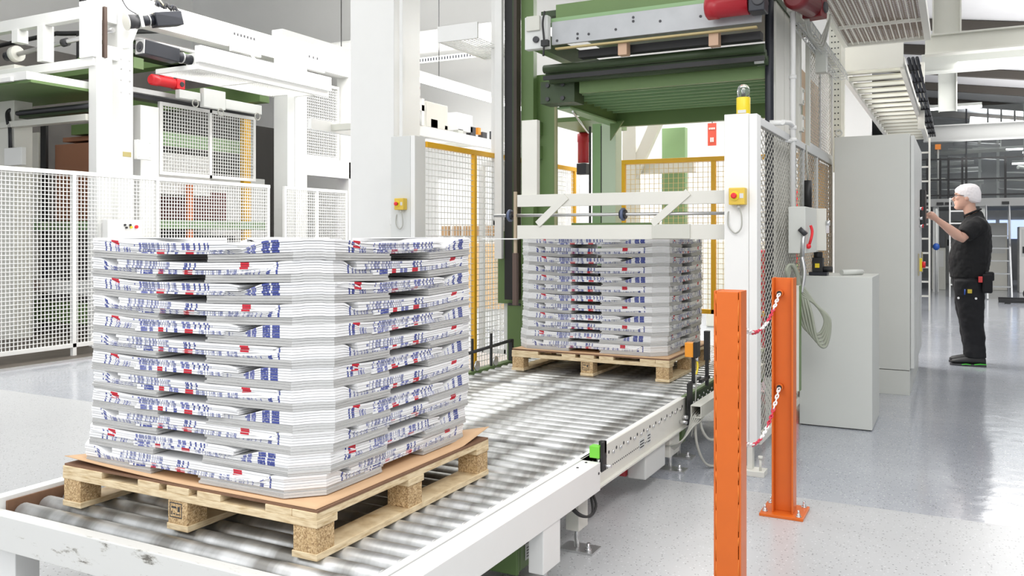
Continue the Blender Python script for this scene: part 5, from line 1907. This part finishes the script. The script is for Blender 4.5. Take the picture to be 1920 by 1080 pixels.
for (x0, x1, y0, y1, z0, z1, m, nm, lab) in (
        (-10.6, -10.1, 8.3, 9.5, 1.9, 2.5, WHITE, 'gripper_head', 'white gripper head behind the upper mesh door'),
        (-10.9, -10.4, 8.0, 10.3, 0.2, 1.3, DARK, 'machine_bed', 'dark machine bed behind the lower mesh door'),
        (-11.0, -10.6, 8.0, 10.3, 1.55, 2.0, mat('maroon', (0.16, 0.035, 0.03), 0.5), 'machine_bed', 'maroon machine bed behind the lower mesh door'),
        (-12.6, -9.4, 7.3, 7.5, 0.16, 0.42, GREEN, 'machine_bed', 'green base beam low behind the left fence'),
        (-12.6, -9.4, 7.2, 7.35, 0.55, 0.72, LGREY, 'machine_bed', 'grey transfer bench behind the left fence'),
        (-11.2, -10.9, 10.0, 11.5, 0.2, 2.3, LGREY, 'machine_bed', 'pale grey cabinet through the rear portal of the left machine')):
    tag(B(x0, x1, y0, y1, z0, z1, m).build(nm, bevel=0.01), lab, 'machine')
tag(B(-9.65, -9.58, 10.72, 10.94, 0.2, 2.35, BLUEP).build('strip_curtain'), 'violet blue strip seen through the rear portal', 'strip')
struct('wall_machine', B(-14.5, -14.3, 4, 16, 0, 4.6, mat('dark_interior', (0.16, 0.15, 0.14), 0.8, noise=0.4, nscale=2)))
B0 = B(-11.4, -11.3, 8.7, 13.0, 0, 3.3, mat('deep_shadow_panel', (0.035, 0.033, 0.03), 0.8)); tag(B0.build('interior_shade_panel'), 'dark panel standing in for shade at the back of the left machine', 'shade panel')  # near-black sheet paints the shade inside the machine, not a real part

# black service pipes at the upper left, ceiling duct and cable ladder
t = thing('service_pipe', 'black service pipes crossing above the left machine', 'pipe', (-11, 8, 4.3))
mb = MB()
mb.tube(curve_pts([(-14, 8.0, 4.15), (-12.1, 8.2, 4.3), (-11.6, 8.3, 4.30), (-9.6, 9.3, 4.35)]), 0.035, BLACK, 8)
mb.cyl((-11.5, 8.3, 4.3), (-11.5, 8.3, 3.7), 0.035, BLACK, 8)
mb.cyl((-11.0, 8.0, 5.5), (-11.0, 8.0, 3.9), 0.045, BLACK, 8)
mb.cyl((-10.4, 7.4, 4.9), (-9.4, 9.2, 4.9), 0.05, BLACK, 8)
mb.build('pipe', t)
t = thing('ceiling_duct', 'wide white ceiling duct running above the left machine', 'duct', (-9.5, 12, 5.2))
mb = MB()
mb.box(-13, -3, 12.8, 13.6, 4.55, 4.95, mat('duct_white', (0.7, 0.7, 0.68), 0.6))
mb.build('duct', t, bevel=0.05)
t = thing('cable_ladder', 'grey perforated cable ladder hanging under the ceiling behind the column', 'cable ladder', (-8, 12, 4.4))
mb = MB()
mb.box(-9.2, -6.0, 12.3, 12.32, 4.25, 4.34, GREY)
for k in range(57): mb.box(-9.15 + k * 0.055, -9.125 + k * 0.055, 12.295, 12.30, 4.27, 4.32, SLATE)
mb.build('ladder', t)
for x in (-8.5, -6.6):
    mb = MB(); mb.cyl((x, 12.31, 4.34), (x, 12.31, roofz(x)), 0.008, DARK, 6); mb.build('suspension', t)
for i, (x, y) in enumerate(((-8.0, 8.0), (-8.0, 11.0), (-4.5, 9.5))):
    t = thing('ceiling_light', ['white strip light over the left machine, nearer', 'white strip light over the left machine, farther', 'white strip light over the middle of the hall'][i], 'light', (x, y, roofz(x) - 0.3))
    B(x - 0.08, x + 0.08, y - 1.2, y + 1.2, roofz(x) - 0.34, roofz(x) - 0.30, LAMP).build('diffuser', t)
    B(x - 0.1, x + 0.1, y - 1.2, y + 1.2, roofz(x) - 0.30, roofz(x) - 0.22, WHITE).build('housing', t)
    for yy in (y - 0.8, y + 0.8):
        mb = MB(); mb.cyl((x, yy, roofz(x) - 0.22), (x, yy, roofz(x) + 0.02), 0.006, DARK, 6); mb.build('suspension', t)

# ------------------------------------------------------------------ person
def ring(cx, cy, cz, rx, ry, n=24, tilt=0.0, sq=2.0):
    out = []
    for k in range(n):
        a = 2 * PI * k / n
        ca, sa = math.cos(a), math.sin(a)
        e = 2.0 / sq
        x = math.copysign(abs(ca) ** e, ca) * rx
        y = math.copysign(abs(sa) ** e, sa) * ry
        out.append((cx + x, cy + y, cz + tilt * x))
    return out


def remesh(o, vox, smooth=True, disp=0.0, dscale=0.05, iters=4):
    r = o.modifiers.new('remesh', 'REMESH'); r.mode = 'VOXEL'; r.voxel_size = vox; r.use_smooth_shade = smooth
    s_ = o.modifiers.new('smooth', 'SMOOTH'); s_.factor = 0.5; s_.iterations = iters
    if disp:
        tx = bpy.data.textures.new(o.name + '_folds', 'CLOUDS'); tx.noise_scale = dscale
        d = o.modifiers.new('folds', 'DISPLACE'); d.texture = tx; d.strength = disp; d.mid_level = 0.5
    return o


SKIN = mat('skin', (0.70, 0.42, 0.32), 0.5, noise=0.06, nscale=14)
b_ = SKIN.node_tree.nodes['Principled BSDF']; b_.inputs['Subsurface Weight'].default_value = 0.1; b_.inputs['Subsurface Radius'].default_value = (0.02, 0.008, 0.005)
CLOTH = mat('black_cotton', (0.006, 0.006, 0.007), 0.85, noise=0.3, nscale=30, bump=0.2, bscale=300)
TROUS = mat('black_work_cloth', (0.005, 0.005, 0.007), 0.8, noise=0.3, nscale=20)
NET = mat('hair_net', (0.84, 0.80, 0.81), 0.85, noise=0.05, nscale=25, bump=0.5, bscale=120)
PY0 = 9.9
person = thing('person', 'person in black polo shirt and white hair net pressing a button on the switch cabinet', 'person', (0.12, PY0, 0))

mb = MB()
# torso, neck
mb.loft([ring(0.11, PY0, 0.90, 0.10, 0.12), ring(0.11, PY0, 1.10, 0.11, 0.13), ring(0.13, PY0, 1.30, 0.10, 0.14), ring(0.155, PY0, 1.40, 0.07, 0.12), ring(0.145, PY0, 1.48, 0.07, 0.09), ring(0.125, PY0, 1.53, 0.062, 0.065), ring(0.105, PY0, 1.60, 0.062, 0.062), ring(0.10, PY0, 1.66, 0.06, 0.06)], SKIN)
# head: rings from chin to crown, facing -X
hd = [(0.018, 1.575, 0.030, 0.030), (0.030, 1.590, 0.052, 0.045), (0.050, 1.610, 0.072, 0.058), (0.068, 1.640, 0.090, 0.068), (0.078, 1.670, 0.098, 0.074), (0.084, 1.705, 0.103, 0.077), (0.086, 1.740, 0.104, 0.077), (0.090, 1.775, 0.098, 0.072), (0.095, 1.805, 0.078, 0.058), (0.098, 1.822, 0.045, 0.035)]
mb.loft([ring(cx, PY0, cz, rx, ry, sq=2.2) for cx, cz, rx, ry in hd], SKIN)
mb.tube([(-0.008, PY0, 1.722), (-0.024, PY0, 1.70), (-0.040, PY0, 1.684), (-0.030, PY0, 1.674), (-0.005, PY0, 1.668)], [0.010, 0.012, 0.0155, 0.016, 0.010], SKIN, 10)
mb.sphere((-0.012, PY0, 1.740), (0.016, 0.055, 0.011), SKIN)                 # brow
mb.sphere((-0.020, PY0, 1.650), (0.012, 0.026, 0.007), SKIN)                 # upper lip
mb.sphere((-0.018, PY0, 1.637), (0.013, 0.024, 0.007), SKIN)                 # lower lip
mb.sphere((-0.008, PY0, 1.600), (0.022, 0.026, 0.020), SKIN)                 # chin
for sy in (-1, 1):
    mb.sphere((0.012, PY0 + sy * 0.040, 1.690), (0.028, 0.024, 0.022), SKIN)  # cheek
    mb.sphere((0.092, PY0 + sy * 0.081, 1.695), (0.020, 0.011, 0.032), SKIN)  # ear
# near (left) arm reaching to the panel
sh, el, wr = Vector((0.165, 9.71, 1.425)), Vector((0.035, 9.62, 1.285)), Vector((-0.185, 9.50, 1.475))
mb.tube([Vector((0.17, 9.80, 1.42)), sh, sh.lerp(el, 0.5), el, el.lerp(wr, 0.15), el.lerp(wr, 0.45), el.lerp(wr, 0.85), wr], [0.05, 0.055, 0.052, 0.048, 0.050, 0.044, 0.031, 0.028], SKIN, 16)
# palm
pd = (Vector((-0.272, 9.445, 1.553)) - wr).normalized()
mb.tube([wr, wr + pd * 0.035, wr + pd * 0.07, wr + pd * 0.088], [0.027, 0.034, 0.037, 0.028], SKIN, 14)
kn = wr + pd * 0.08
sdv = pd.cross(Vector((0, 1, 0.2))).normalized()     # up side of hand
F = [  # (offset along side, points)
    (0.026, [(0, 0, 0), (-0.030, -0.006, 0.014), (-0.052, -0.010, 0.020), (-0.074, -0.014, 0.022)]),          # index, pointing
    (0.009, [(0, 0, 0), (-0.032, -0.004, 0.006), (-0.046, 0.012, -0.006), (-0.036, 0.026, -0.014)]),           # middle, curled
    (-0.009, [(0, 0, 0), (-0.028, -0.002, 0.002), (-0.040, 0.014, -0.010), (-0.028, 0.026, -0.016)]),
    (-0.026, [(0, 0, 0), (-0.022, 0.0, -0.002), (-0.030, 0.014, -0.012), (-0.020, 0.022, -0.018)])]
for off, pp in F:
    base = kn + sdv * off
    mb.tube([base + Vector(q) for q in pp], [0.0105, 0.0095, 0.0088, 0.0075], SKIN, 10)
th0 = wr + pd * 0.03 + sdv * 0.026
mb.tube([th0, th0 + Vector((-0.022, 0.018, 0.016)), th0 + Vector((-0.046, 0.026, 0.014)), th0 + Vector((-0.064, 0.028, 0.006))], [0.014, 0.012, 0.0105, 0.0085], SKIN, 10)
# far (right) arm, bent in front of the body
sh2, el2, wr2 = Vector((0.165, 10.07, 1.42)), Vector((0.20, 10.16, 1.16)), Vector((0.10, 10.17, 0.94))
mb.tube([Vector((0.17, 10.0, 1.42)), sh2, sh2.lerp(el2, 0.5), el2, el2.lerp(wr2, 0.4), wr2], [0.05, 0.055, 0.050, 0.046, 0.042, 0.028], SKIN, 16)
d2 = (wr2 - el2).normalized()
mb.tube([wr2, wr2 + d2 * 0.045, wr2 + d2 * 0.085], [0.027, 0.037, 0.028], SKIN, 14)
for k in range(4):
    b0 = wr2 + d2 * 0.08 + Vector((0, 0.026 - 0.0175 * k, 0))
    L_ = [0.9, 1.0, 0.93, 0.75][k]
    mb.tube([b0, b0 + Vector((-0.028, 0, -0.012)) * L_, b0 + Vector((-0.042, 0, -0.032)) * L_, b0 + Vector((-0.040, 0, -0.050)) * L_], [0.010, 0.009, 0.0085, 0.007], SKIN, 10)
mb.tube([wr2 + d2 * 0.03 + Vector((0, -0.02, 0)), wr2 + d2 * 0.05 + Vector((-0.01, -0.04, -0.005)), wr2 + d2 * 0.07 + Vector((-0.02, -0.05, -0.015))], [0.013, 0.011, 0.009], SKIN, 10)
# legs under the trousers
for (y, x0) in ((9.80, 0.0), (10.0, -0.01)):
    mb.loft([ring(0.11, y, 0.92, 0.07, 0.065), ring(0.115, y, 0.75, 0.08, 0.065), ring(0.125 + x0, y, 0.47, 0.06, 0.06), ring(0.15 + x0, y, 0.30, 0.055, 0.055), ring(0.165 + x0, y, 0.09, 0.038, 0.038), ring(0.16 + x0, y, 0.05, 0.04, 0.04)], SKIN)
body = mb.build('body', person)
remesh(body, 0.0055, iters=2)

# hair net
mb = MB()
mb.loft([ring(0.150, PY0, 1.640, 0.045, 0.060), ring(0.128, PY0, 1.660, 0.078, 0.082, tilt=-0.25), ring(0.112, PY0, 1.690, 0.102, 0.092, tilt=-0.25), ring(0.100, PY0, 1.725, 0.116, 0.094, tilt=-0.15), ring(0.094, PY0, 1.765, 0.120, 0.090, tilt=-0.1), ring(0.096, PY0, 1.800, 0.104, 0.078), ring(0.100, PY0, 1.825, 0.075, 0.056), ring(0.102, PY0, 1.838, 0.035, 0.028)], NET)
hn = mb.build('hair_net', person, label='crinkled white hair net')
remesh(hn, 0.006, disp=0.006, dscale=0.015, iters=2)
# spectacles
mb = MB()
for sy in (-1, 1):
    mb.tube(arc((-0.030, PY0 + sy * 0.034, 1.712), 0.021, 0, 2 * PI, 16, 'yz'), 0.0022, BLACK, 6, cap=False)
    mb.tube([(-0.028, PY0 + sy * 0.056, 1.718), (0.03, PY0 + sy * 0.078, 1.718), (0.085, PY0 + sy * 0.082, 1.712)], 0.0028, BLACK, 6)
mb.tube([(-0.032, PY0 - 0.013, 1.715), (-0.036, PY0, 1.718), (-0.032, PY0 + 0.013, 1.715)], 0.002, BLACK, 6)
mb.build('spectacles', person)
for sy in (-1, 1):
    mb = MB(); mb.sphere((-0.010, PY0 + sy * 0.033, 1.712), 0.010, PAPER, 12, 8); mb.sphere((-0.018, PY0 + sy * 0.033, 1.712), 0.004, BLACK, 8, 6); mb.build('eye', person)

# polo shirt
mb = MB()
mb.loft([ring(0.105, PY0, 0.885, 0.172, 0.185), ring(0.105, PY0, 0.95, 0.180, 0.195), ring(0.108, PY0, 1.08, 0.193, 0.200), ring(0.125, PY0, 1.20, 0.185, 0.205), ring(0.145, PY0, 1.32, 0.165, 0.215), ring(0.158, PY0, 1.41, 0.140, 0.205), ring(0.160, PY0, 1.46, 0.105, 0.160), ring(0.150, PY0, 1.50, 0.085, 0.095, tilt=0.3), ring(0.140, PY0, 1.535, 0.074, 0.078, tilt=0.4)], CLOTH)
mb.tube([Vector((0.19, 9.82, 1.40)), Vector((0.175, 9.73, 1.40)), sh.lerp(el, 0.35) + Vector((0.005, 0, 0)), sh.lerp(el, 0.82) + Vector((0.006, 0, 0.002))], [0.10, 0.098, 0.090, 0.078], CLOTH, 18)
mb.tube([Vector((0.19, 9.98, 1.40)), Vector((0.175, 10.08, 1.40)), sh2.lerp(el2, 0.4), sh2.lerp(el2, 0.8)], [0.10, 0.096, 0.082, 0.075], CLOTH, 18)
shirt = mb.build('polo_shirt', person)
remesh(shirt, 0.009, disp=0.022, dscale=0.07, iters=3)
mb = MB()
mb.tube([Vector(p) for p in ring(0.136, PY0, 1.545, 0.074, 0.076, 20, tilt=0.45)] + [Vector(ring(0.136, PY0, 1.545, 0.074, 0.076, 20, tilt=0.45)[0])], 0.011, CLOTH, 8, cap=False)
mb.build('collar', person)

# trousers
mb = MB()
mb.loft([ring(0.105, PY0, 0.93, 0.155, 0.175), ring(0.108, PY0, 0.84, 0.158, 0.182), ring(0.110, PY0, 0.78, 0.150, 0.178)], TROUS)
for (y, x0) in ((9.80, 0.004), (10.0, -0.010)):
    mb.loft([ring(0.108, y, 0.86, 0.145, 0.095), ring(0.108, y, 0.76, 0.142, 0.095), ring(0.112 + x0, y, 0.62, 0.128, 0.088), ring(0.124 + x0, y, 0.47, 0.112, 0.080), ring(0.140 + x0, y, 0.30, 0.102, 0.076), ring(0.156 + x0, y, 0.14, 0.095, 0.074), ring(0.158 + x0, y, 0.085, 0.094, 0.074)], TROUS)
tr = mb.build('trousers', person)
remesh(tr, 0.009, disp=0.02, dscale=0.09, iters=3)
mb = MB()
mb.box(0.22, 0.31, 9.70, 9.80, 0.74, 0.93, TROUS)
mb.box(0.24, 0.325, 9.72, 9.82, 0.86, 0.95, TROUS)
mb.build('tool_pouch', person, bevel=0.015)
mb = MB(); mb.box(0.185, 0.222, 9.69, 9.72, 0.845, 0.905, mat('tag_red', (0.65, 0.05, 0.05), 0.5)); mb.build('belt_tag', person, bevel=0.004)
mb = MB(); mb.box(0.090, 0.130, 9.695, 9.705, 0.735, 0.775, mat('note_yellow', (0.60, 0.46, 0.05), 0.6)); mb.build('folding_rule', person, bevel=0.003)
mb = MB(); mb.cyl((0.065, 9.70, 0.72), (0.068, 9.70, 0.775), 0.006, mat('pen_blue', (0.03, 0.10, 0.45), 0.4), 8); mb.build('pen', person)
for xx in (0.01, 0.165):
    mb = MB(); mb.cyl((xx, 9.715, 0.685), (xx, 9.695, 0.685), 0.011, PAPER, 12); mb.build('rivet_button', person)
# safety shoes
for (y, x0) in ((9.79, 0.0), (10.01, -0.012)):
    mb = MB()
    def sr(x, w_, z0, z1, n=16):
        out = []
        for k in range(n):
            a = 2 * PI * k / n
            yy = math.sin(a) * w_; zz = (z0 + z1) / 2 - math.cos(a) * (z1 - z0) / 2
            out.append((x + x0, y + yy, max(z0, zz)))
        return out
    mb.loft([sr(0.255, 0.022, 0.022, 0.07), sr(0.245, 0.036, 0.018, 0.095), sr(0.20, 0.042, 0.018, 0.115), sr(0.13, 0.043, 0.018, 0.112), sr(0.06, 0.047, 0.018, 0.088), sr(0.0, 0.050, 0.018, 0.072), sr(-0.04, 0.042, 0.020, 0.062), sr(-0.062, 0.022, 0.026, 0.045)], BLACK)
    sh_ = mb.build('safety_shoe', person)
    mb = MB()
    pts = [(0.258, 0.024), (0.245, 0.040), (0.16, 0.044), (0.06, 0.050), (0.0, 0.052), (-0.045, 0.042), (-0.068, 0.018)]
    poly = [(px + x0, y - w_, 0) for px, w_ in pts] + [(px + x0, y + w_, 0) for px, w_ in reversed(pts)]
    mb.prism(poly, (0, 0, 0.021), DARK)
    mb.build('sole', sh_, bevel=0.003)
    mb = MB()
    GR = mat('neon_green', (0.08, 0.60, 0.06), 0.5)
    mb.tube([(0.258 + x0, y - 0.028, 0.024), (0.20 + x0, y - 0.046, 0.028), (0.15 + x0, y - 0.046, 0.020)], 0.006, GR, 6)
    mb.tube([(0.12 + x0, y - 0.047, 0.018), (0.08 + x0, y - 0.050, 0.022), (0.04 + x0, y - 0.053, 0.016)], 0.005, GR, 6)
    mb.build('sole_trim', sh_, label='neon green trim')

# ------------------------------------------------------------------ far hall: mezzanine, ladders, machines
MZ = mat('mezzanine_grey', (0.36, 0.365, 0.36), 0.5)
m_ = thing('mezzanine', 'grey mezzanine platform with black railing at the far end of the aisle', 'platform', (1.5, 22.5, 0))
B(-1.6, 5.5, 22.0, 26.0, 1.96, 2.14, MZ).build('deck', m_, bevel=0.005)
for x in (-0.5, 0.45, 3.2, 5.2):
    B(x, x + 0.12, 22.1, 22.22, 0, 1.96, LGREY).build('column', m_)
for (z) in (3.05, 2.58, 2.22):
    mb = MB(); mb.bar((-1.6, 22.05, z), (5.5, 22.05, z), 0.035, 0.035, BLACK); mb.build('handrail', m_)
for x in (-0.62, -0.35, -0.18, 0.10, 0.18, 0.95, 1.9, 2.8, 3.8, 4.8):
    mb = MB(); mb.bar((x, 22.05, 2.05), (x, 22.05, 3.08 if x != 0.18 else 3.12), 0.045, 0.045, BLACK)
    mb.box(x - 0.07, x + 0.07, 21.97, 22.04, 2.0, 2.06, BLACK)
    mb.build('railing_post', m_)
t = thing('glass_partition', 'tinted glass partition wall standing on the mezzanine', 'glass wall', (1.5, 22.6, 2.14))
for k in range(4):
    B(-1.5 + k * 1.7, 0.17 + k * 1.7, 22.60, 22.62, 2.14, 4.3, SMOKE).build('glass_pane', t)
mb = MB()
for k in range(5): mb.box(-1.53 + k * 1.7, -1.5 + k * 1.7, 22.57, 22.65, 2.14, 4.3, SLATE)
mb.build('frame', t)
struct('wall_far', B(-2.0, 8.0, 29.0, 29.2, 0, 5, FARW))
rnd = random.Random(21)
mach = [('pipe_rack', 'pale pipework and ducts behind the glass partition, left part', -1.2, 0.6), ('pipe_rack', 'pale pipework and ducts behind the glass partition, right part', 0.8, 3.4)]
for nm, lab, xa, xb in mach:
    t = thing(nm, lab, 'pipework', ((xa + xb) / 2, 25, 2.14))
    for k in range(14):
        z = 2.35 + k * 0.105
        x = rnd.uniform(xa, xb - 0.6)
        mb = MB()
        mb.cyl((x, 24.2 + rnd.random(), z), (x + rnd.uniform(0.6, 1.6), 24.4 + rnd.random(), z + rnd.uniform(-0.08, 0.08)), rnd.choice([0.02, 0.03, 0.05]), rnd.choice([LGREY, STEEL, CREAM2, GREY]), 8)
        mb.build('pipe', t)
    for x in (xa + 0.1, xb - 0.1):
        mb = MB(); mb.bar((x, 24.6, 2.14), (x, 24.6, 3.75), 0.06, 0.06, GREY); mb.build('upright', t)
LIGHTS = [(-0.55, 20.2, 3.95, 1.0, 'row'), (1.2, 24.5, 3.05, 0.5, 'a'), (1.45, 24.9, 3.35, 0.5, 'b'), (0.35, 25.6, 3.5, 1.3, 'c'), (1.6, 16.0, 4.0, 1.0, 'd'), (2.6, 20.0, 3.9, 1.4, 'e')]
for i, (x, y, z, L_, _) in enumerate(LIGHTS):
    t = thing('ceiling_light', ['bright strip light above the far aisle left of the beams', 'small bright strip light behind the mezzanine glass, lower right', 'small bright strip light behind the mezzanine glass, upper right', 'long strip light behind the mezzanine glass', 'strip light on the right above the aisle', 'strip light far right above the machines'][i], 'light', (x, y, z))
    B(x, x + L_, y - 0.05, y + 0.05, z, z + 0.04, LAMP).build('diffuser', t)
    B(x, x + L_, y - 0.07, y + 0.07, z + 0.04, z + 0.10, GREY).build('housing', t)
    mb = MB(); mb.cyl((x + L_ / 2, y, z + 0.1), (x + L_ / 2, y, roofz(x) + 0.02), 0.01, GREY, 6); mb.build('suspension', t)
t = thing('skylight', 'bright glazed skylight strip in the roof of the far aisle', 'skylight', (1.5, 25.5, 4.3))
mb = MB(); mb.prism([(0.3, 25.4, roofz(0.3) - 0.33), (2.6, 25.4, roofz(2.6) - 0.33), (2.6, 25.4, roofz(2.6) - 0.30), (0.3, 25.4, roofz(0.3) - 0.30)], (0, 1.4, 0), LAMP); mb.build('pane', t)
mb = MB()
for k in range(3): mb.bar((0.7 + k * 0.3, 25.38, roofz(0.7) - 0.45), (0.7 + k * 0.3, 25.38, roofz(0.7)), 0.04, 0.04, PURL)
mb.build('frame', t)


def ladder(lab, x0, x1, y, ztop, m, pitch=0.25, lean=0.0, step=None):
    t = thing('ladder', lab, 'ladder', ((x0 + x1) / 2, y, 0))
    for x in (x0, x1):
        mb = MB(); mb.bar((x, y, 0), (x, y + lean, ztop), 0.03, 0.06, m, up=(0, 1, 0)); mb.build('side_rail', t)
    z = pitch
    while z < ztop:
        mb = MB(); mb.bar((x0, y + lean * z / ztop, z), (x1, y + lean * z / ztop, z), step or 0.03, 0.03, m); mb.build('rung', t)
        z += pitch
    return t


ladder('tall cream ladder standing right behind the switch cabinet', -0.72, -0.43, 16.6, 3.0, CREAM, 0.25)
ladder('white ladder behind the person, left of the person', -0.14, 0.22, 20.5, 2.1, WHITE, 0.26)
t = thing('step_ladder', 'grey warehouse step ladder with curved handrail right of the person', 'ladder', (1.0, 21.0, 0))
for x in (0.55, 0.98):
    mb = MB(); mb.bar((x, 20.0, 0), (x, 21.0, 1.35), 0.03, 0.05, ALU); mb.build('side_rail', t)
    mb = MB(); mb.bar((x, 21.3, 0), (x, 21.0, 1.35), 0.03, 0.03, ALU); mb.build('support', t)
    mb = MB(); mb.tube(curve_pts([(x, 20.75, 1.1), (x, 20.85, 1.7), (x, 21.1, 1.95), (x, 21.3, 1.7), (x, 21.2, 1.2)]), 0.015, ALU, 8); mb.build('handrail', t)
for k in range(5):
    mb = MB(); mb.box(0.56, 0.97, 20.15 + k * 0.19, 20.30 + k * 0.19, 0.24 + k * 0.26, 0.265 + k * 0.26, ALU); mb.build('step', t)
for i, (nm, lab, x0, x1, y, z0, z1, m, cat) in enumerate((
        ('storage_cabinet', 'small cream cabinet under the mezzanine left of the person', -0.55, -0.25, 23.0, 0, 1.0, CREAM2, 'cabinet'),
        ('machine_housing', 'tall cream machine under the mezzanine behind the step ladder', 0.62, 1.05, 23.4, 0, 1.6, CREAM, 'machine'),
        ('machine_housing', 'white machine at the right edge under the mezzanine', 1.25, 2.6, 22.6, 0.0, 1.5, WHITE, 'machine'),
        ('machine_housing', 'dark machine under the mezzanine behind the person', 0.15, 0.55, 25.0, 0, 1.9, DARK, 'machine'),
        ('machine_housing', 'grey machine far behind under the mezzanine', -0.3, 0.1, 26.0, 0, 1.7, GREY, 'machine'))):
    t = thing(nm, lab, cat, ((x0 + x1) / 2, y, 0))
    B(x0, x1, y, y + 0.8, z0, z1, m).build('body', t, bevel=0.01)
    mb = MB(); mb.box(x0 + 0.04, x1 - 0.04, y - 0.01, y, z0 + (z1 - z0) * 0.55, z1 - 0.06, LGREY); mb.build('door', t)
    mb = MB(); mb.box(x0 + 0.06, x0 + 0.10, y - 0.03, y - 0.01, z0 + (z1 - z0) * 0.6, z0 + (z1 - z0) * 0.7, BLACK); mb.build('handle', t)
t = thing('blue_valve', 'blue valve on a pipe under the mezzanine beside the cabinet', 'valve', (-0.42, 21.5, 1.2))
mb = MB(); mb.cyl((-0.42, 21.5, 0), (-0.42, 21.5, 1.9), 0.03, LGREY, 10); mb.build('pipe', t)
mb = MB(); mb.sphere((-0.42, 21.48, 1.05), (0.07, 0.05, 0.08), mat('valve_blue', (0.03, 0.12, 0.5), 0.4)); mb.build('body', t)
t = thing('glass_window_row', 'bluish lit windows under the mezzanine on the far wall', 'window', (0.9, 28.9, 1.3))
for x in (0.3, 1.1, 1.9):
    B(x, x + 0.7, 28.93, 28.98, 1.2, 1.75, mat('window_glow', (0.4, 0.5, 0.7), 0.4, emit=(0.55, 0.68, 0.95), estr=0.9)).build('pane', t)
for y, x0 in ((19.6, 0.72), (18.9, 0.70)):
    t = thing('floor_rail', 'black rail on rubber feet lying on the aisle floor, ' + ('farther one' if y > 19 else 'nearer one'), 'rail', (x0, y, 0))
    mb = MB(); mb.bar((x0, y, 0.05), (x0 + 2.2, y, 0.05), 0.05, 0.06, BLACK); mb.build('bar', t)
    mb = MB(); mb.box(x0 + 0.1, x0 + 0.2, y - 0.06, y + 0.06, 0, 0.02, BLACK); mb.build('foot', t)
t = thing('tool_trolley', 'chrome trolley with black castor at the right edge of the aisle', 'trolley', (1.4, 20.4, 0))
B(1.25, 1.9, 20.2, 20.7, 0.35, 0.95, CHROME).build('body', t, bevel=0.01)
for x in (1.3, 1.85):
    mb = MB(); mb.cyl((x, 20.22, 0.12), (x, 20.27, 0.12), 0.12, BLACK, 18); mb.cyl((x, 20.21, 0.12), (x, 20.28, 0.12), 0.04, CHROME, 10); mb.build('castor', t)
    mb = MB(); mb.bar((x, 20.3, 0.1), (x, 20.3, 0.4), 0.03, 0.03, CHROME); mb.build('leg', t)
t = thing('warning_lamp', 'small orange warning lamp on the mezzanine left of the gate', 'lamp', (-0.40, 22.3, 3.1))
mb = MB(); mb.cyl((-0.40, 22.3, 2.14), (-0.40, 22.3, 3.30), 0.02, GREY, 8); mb.build('pole', t)
mb = MB(); mb.box(-0.46, -0.34, 22.25, 22.35, 3.30, 3.42, mat('lamp_orange', (0.8, 0.25, 0.03), 0.4)); mb.build('housing', t)
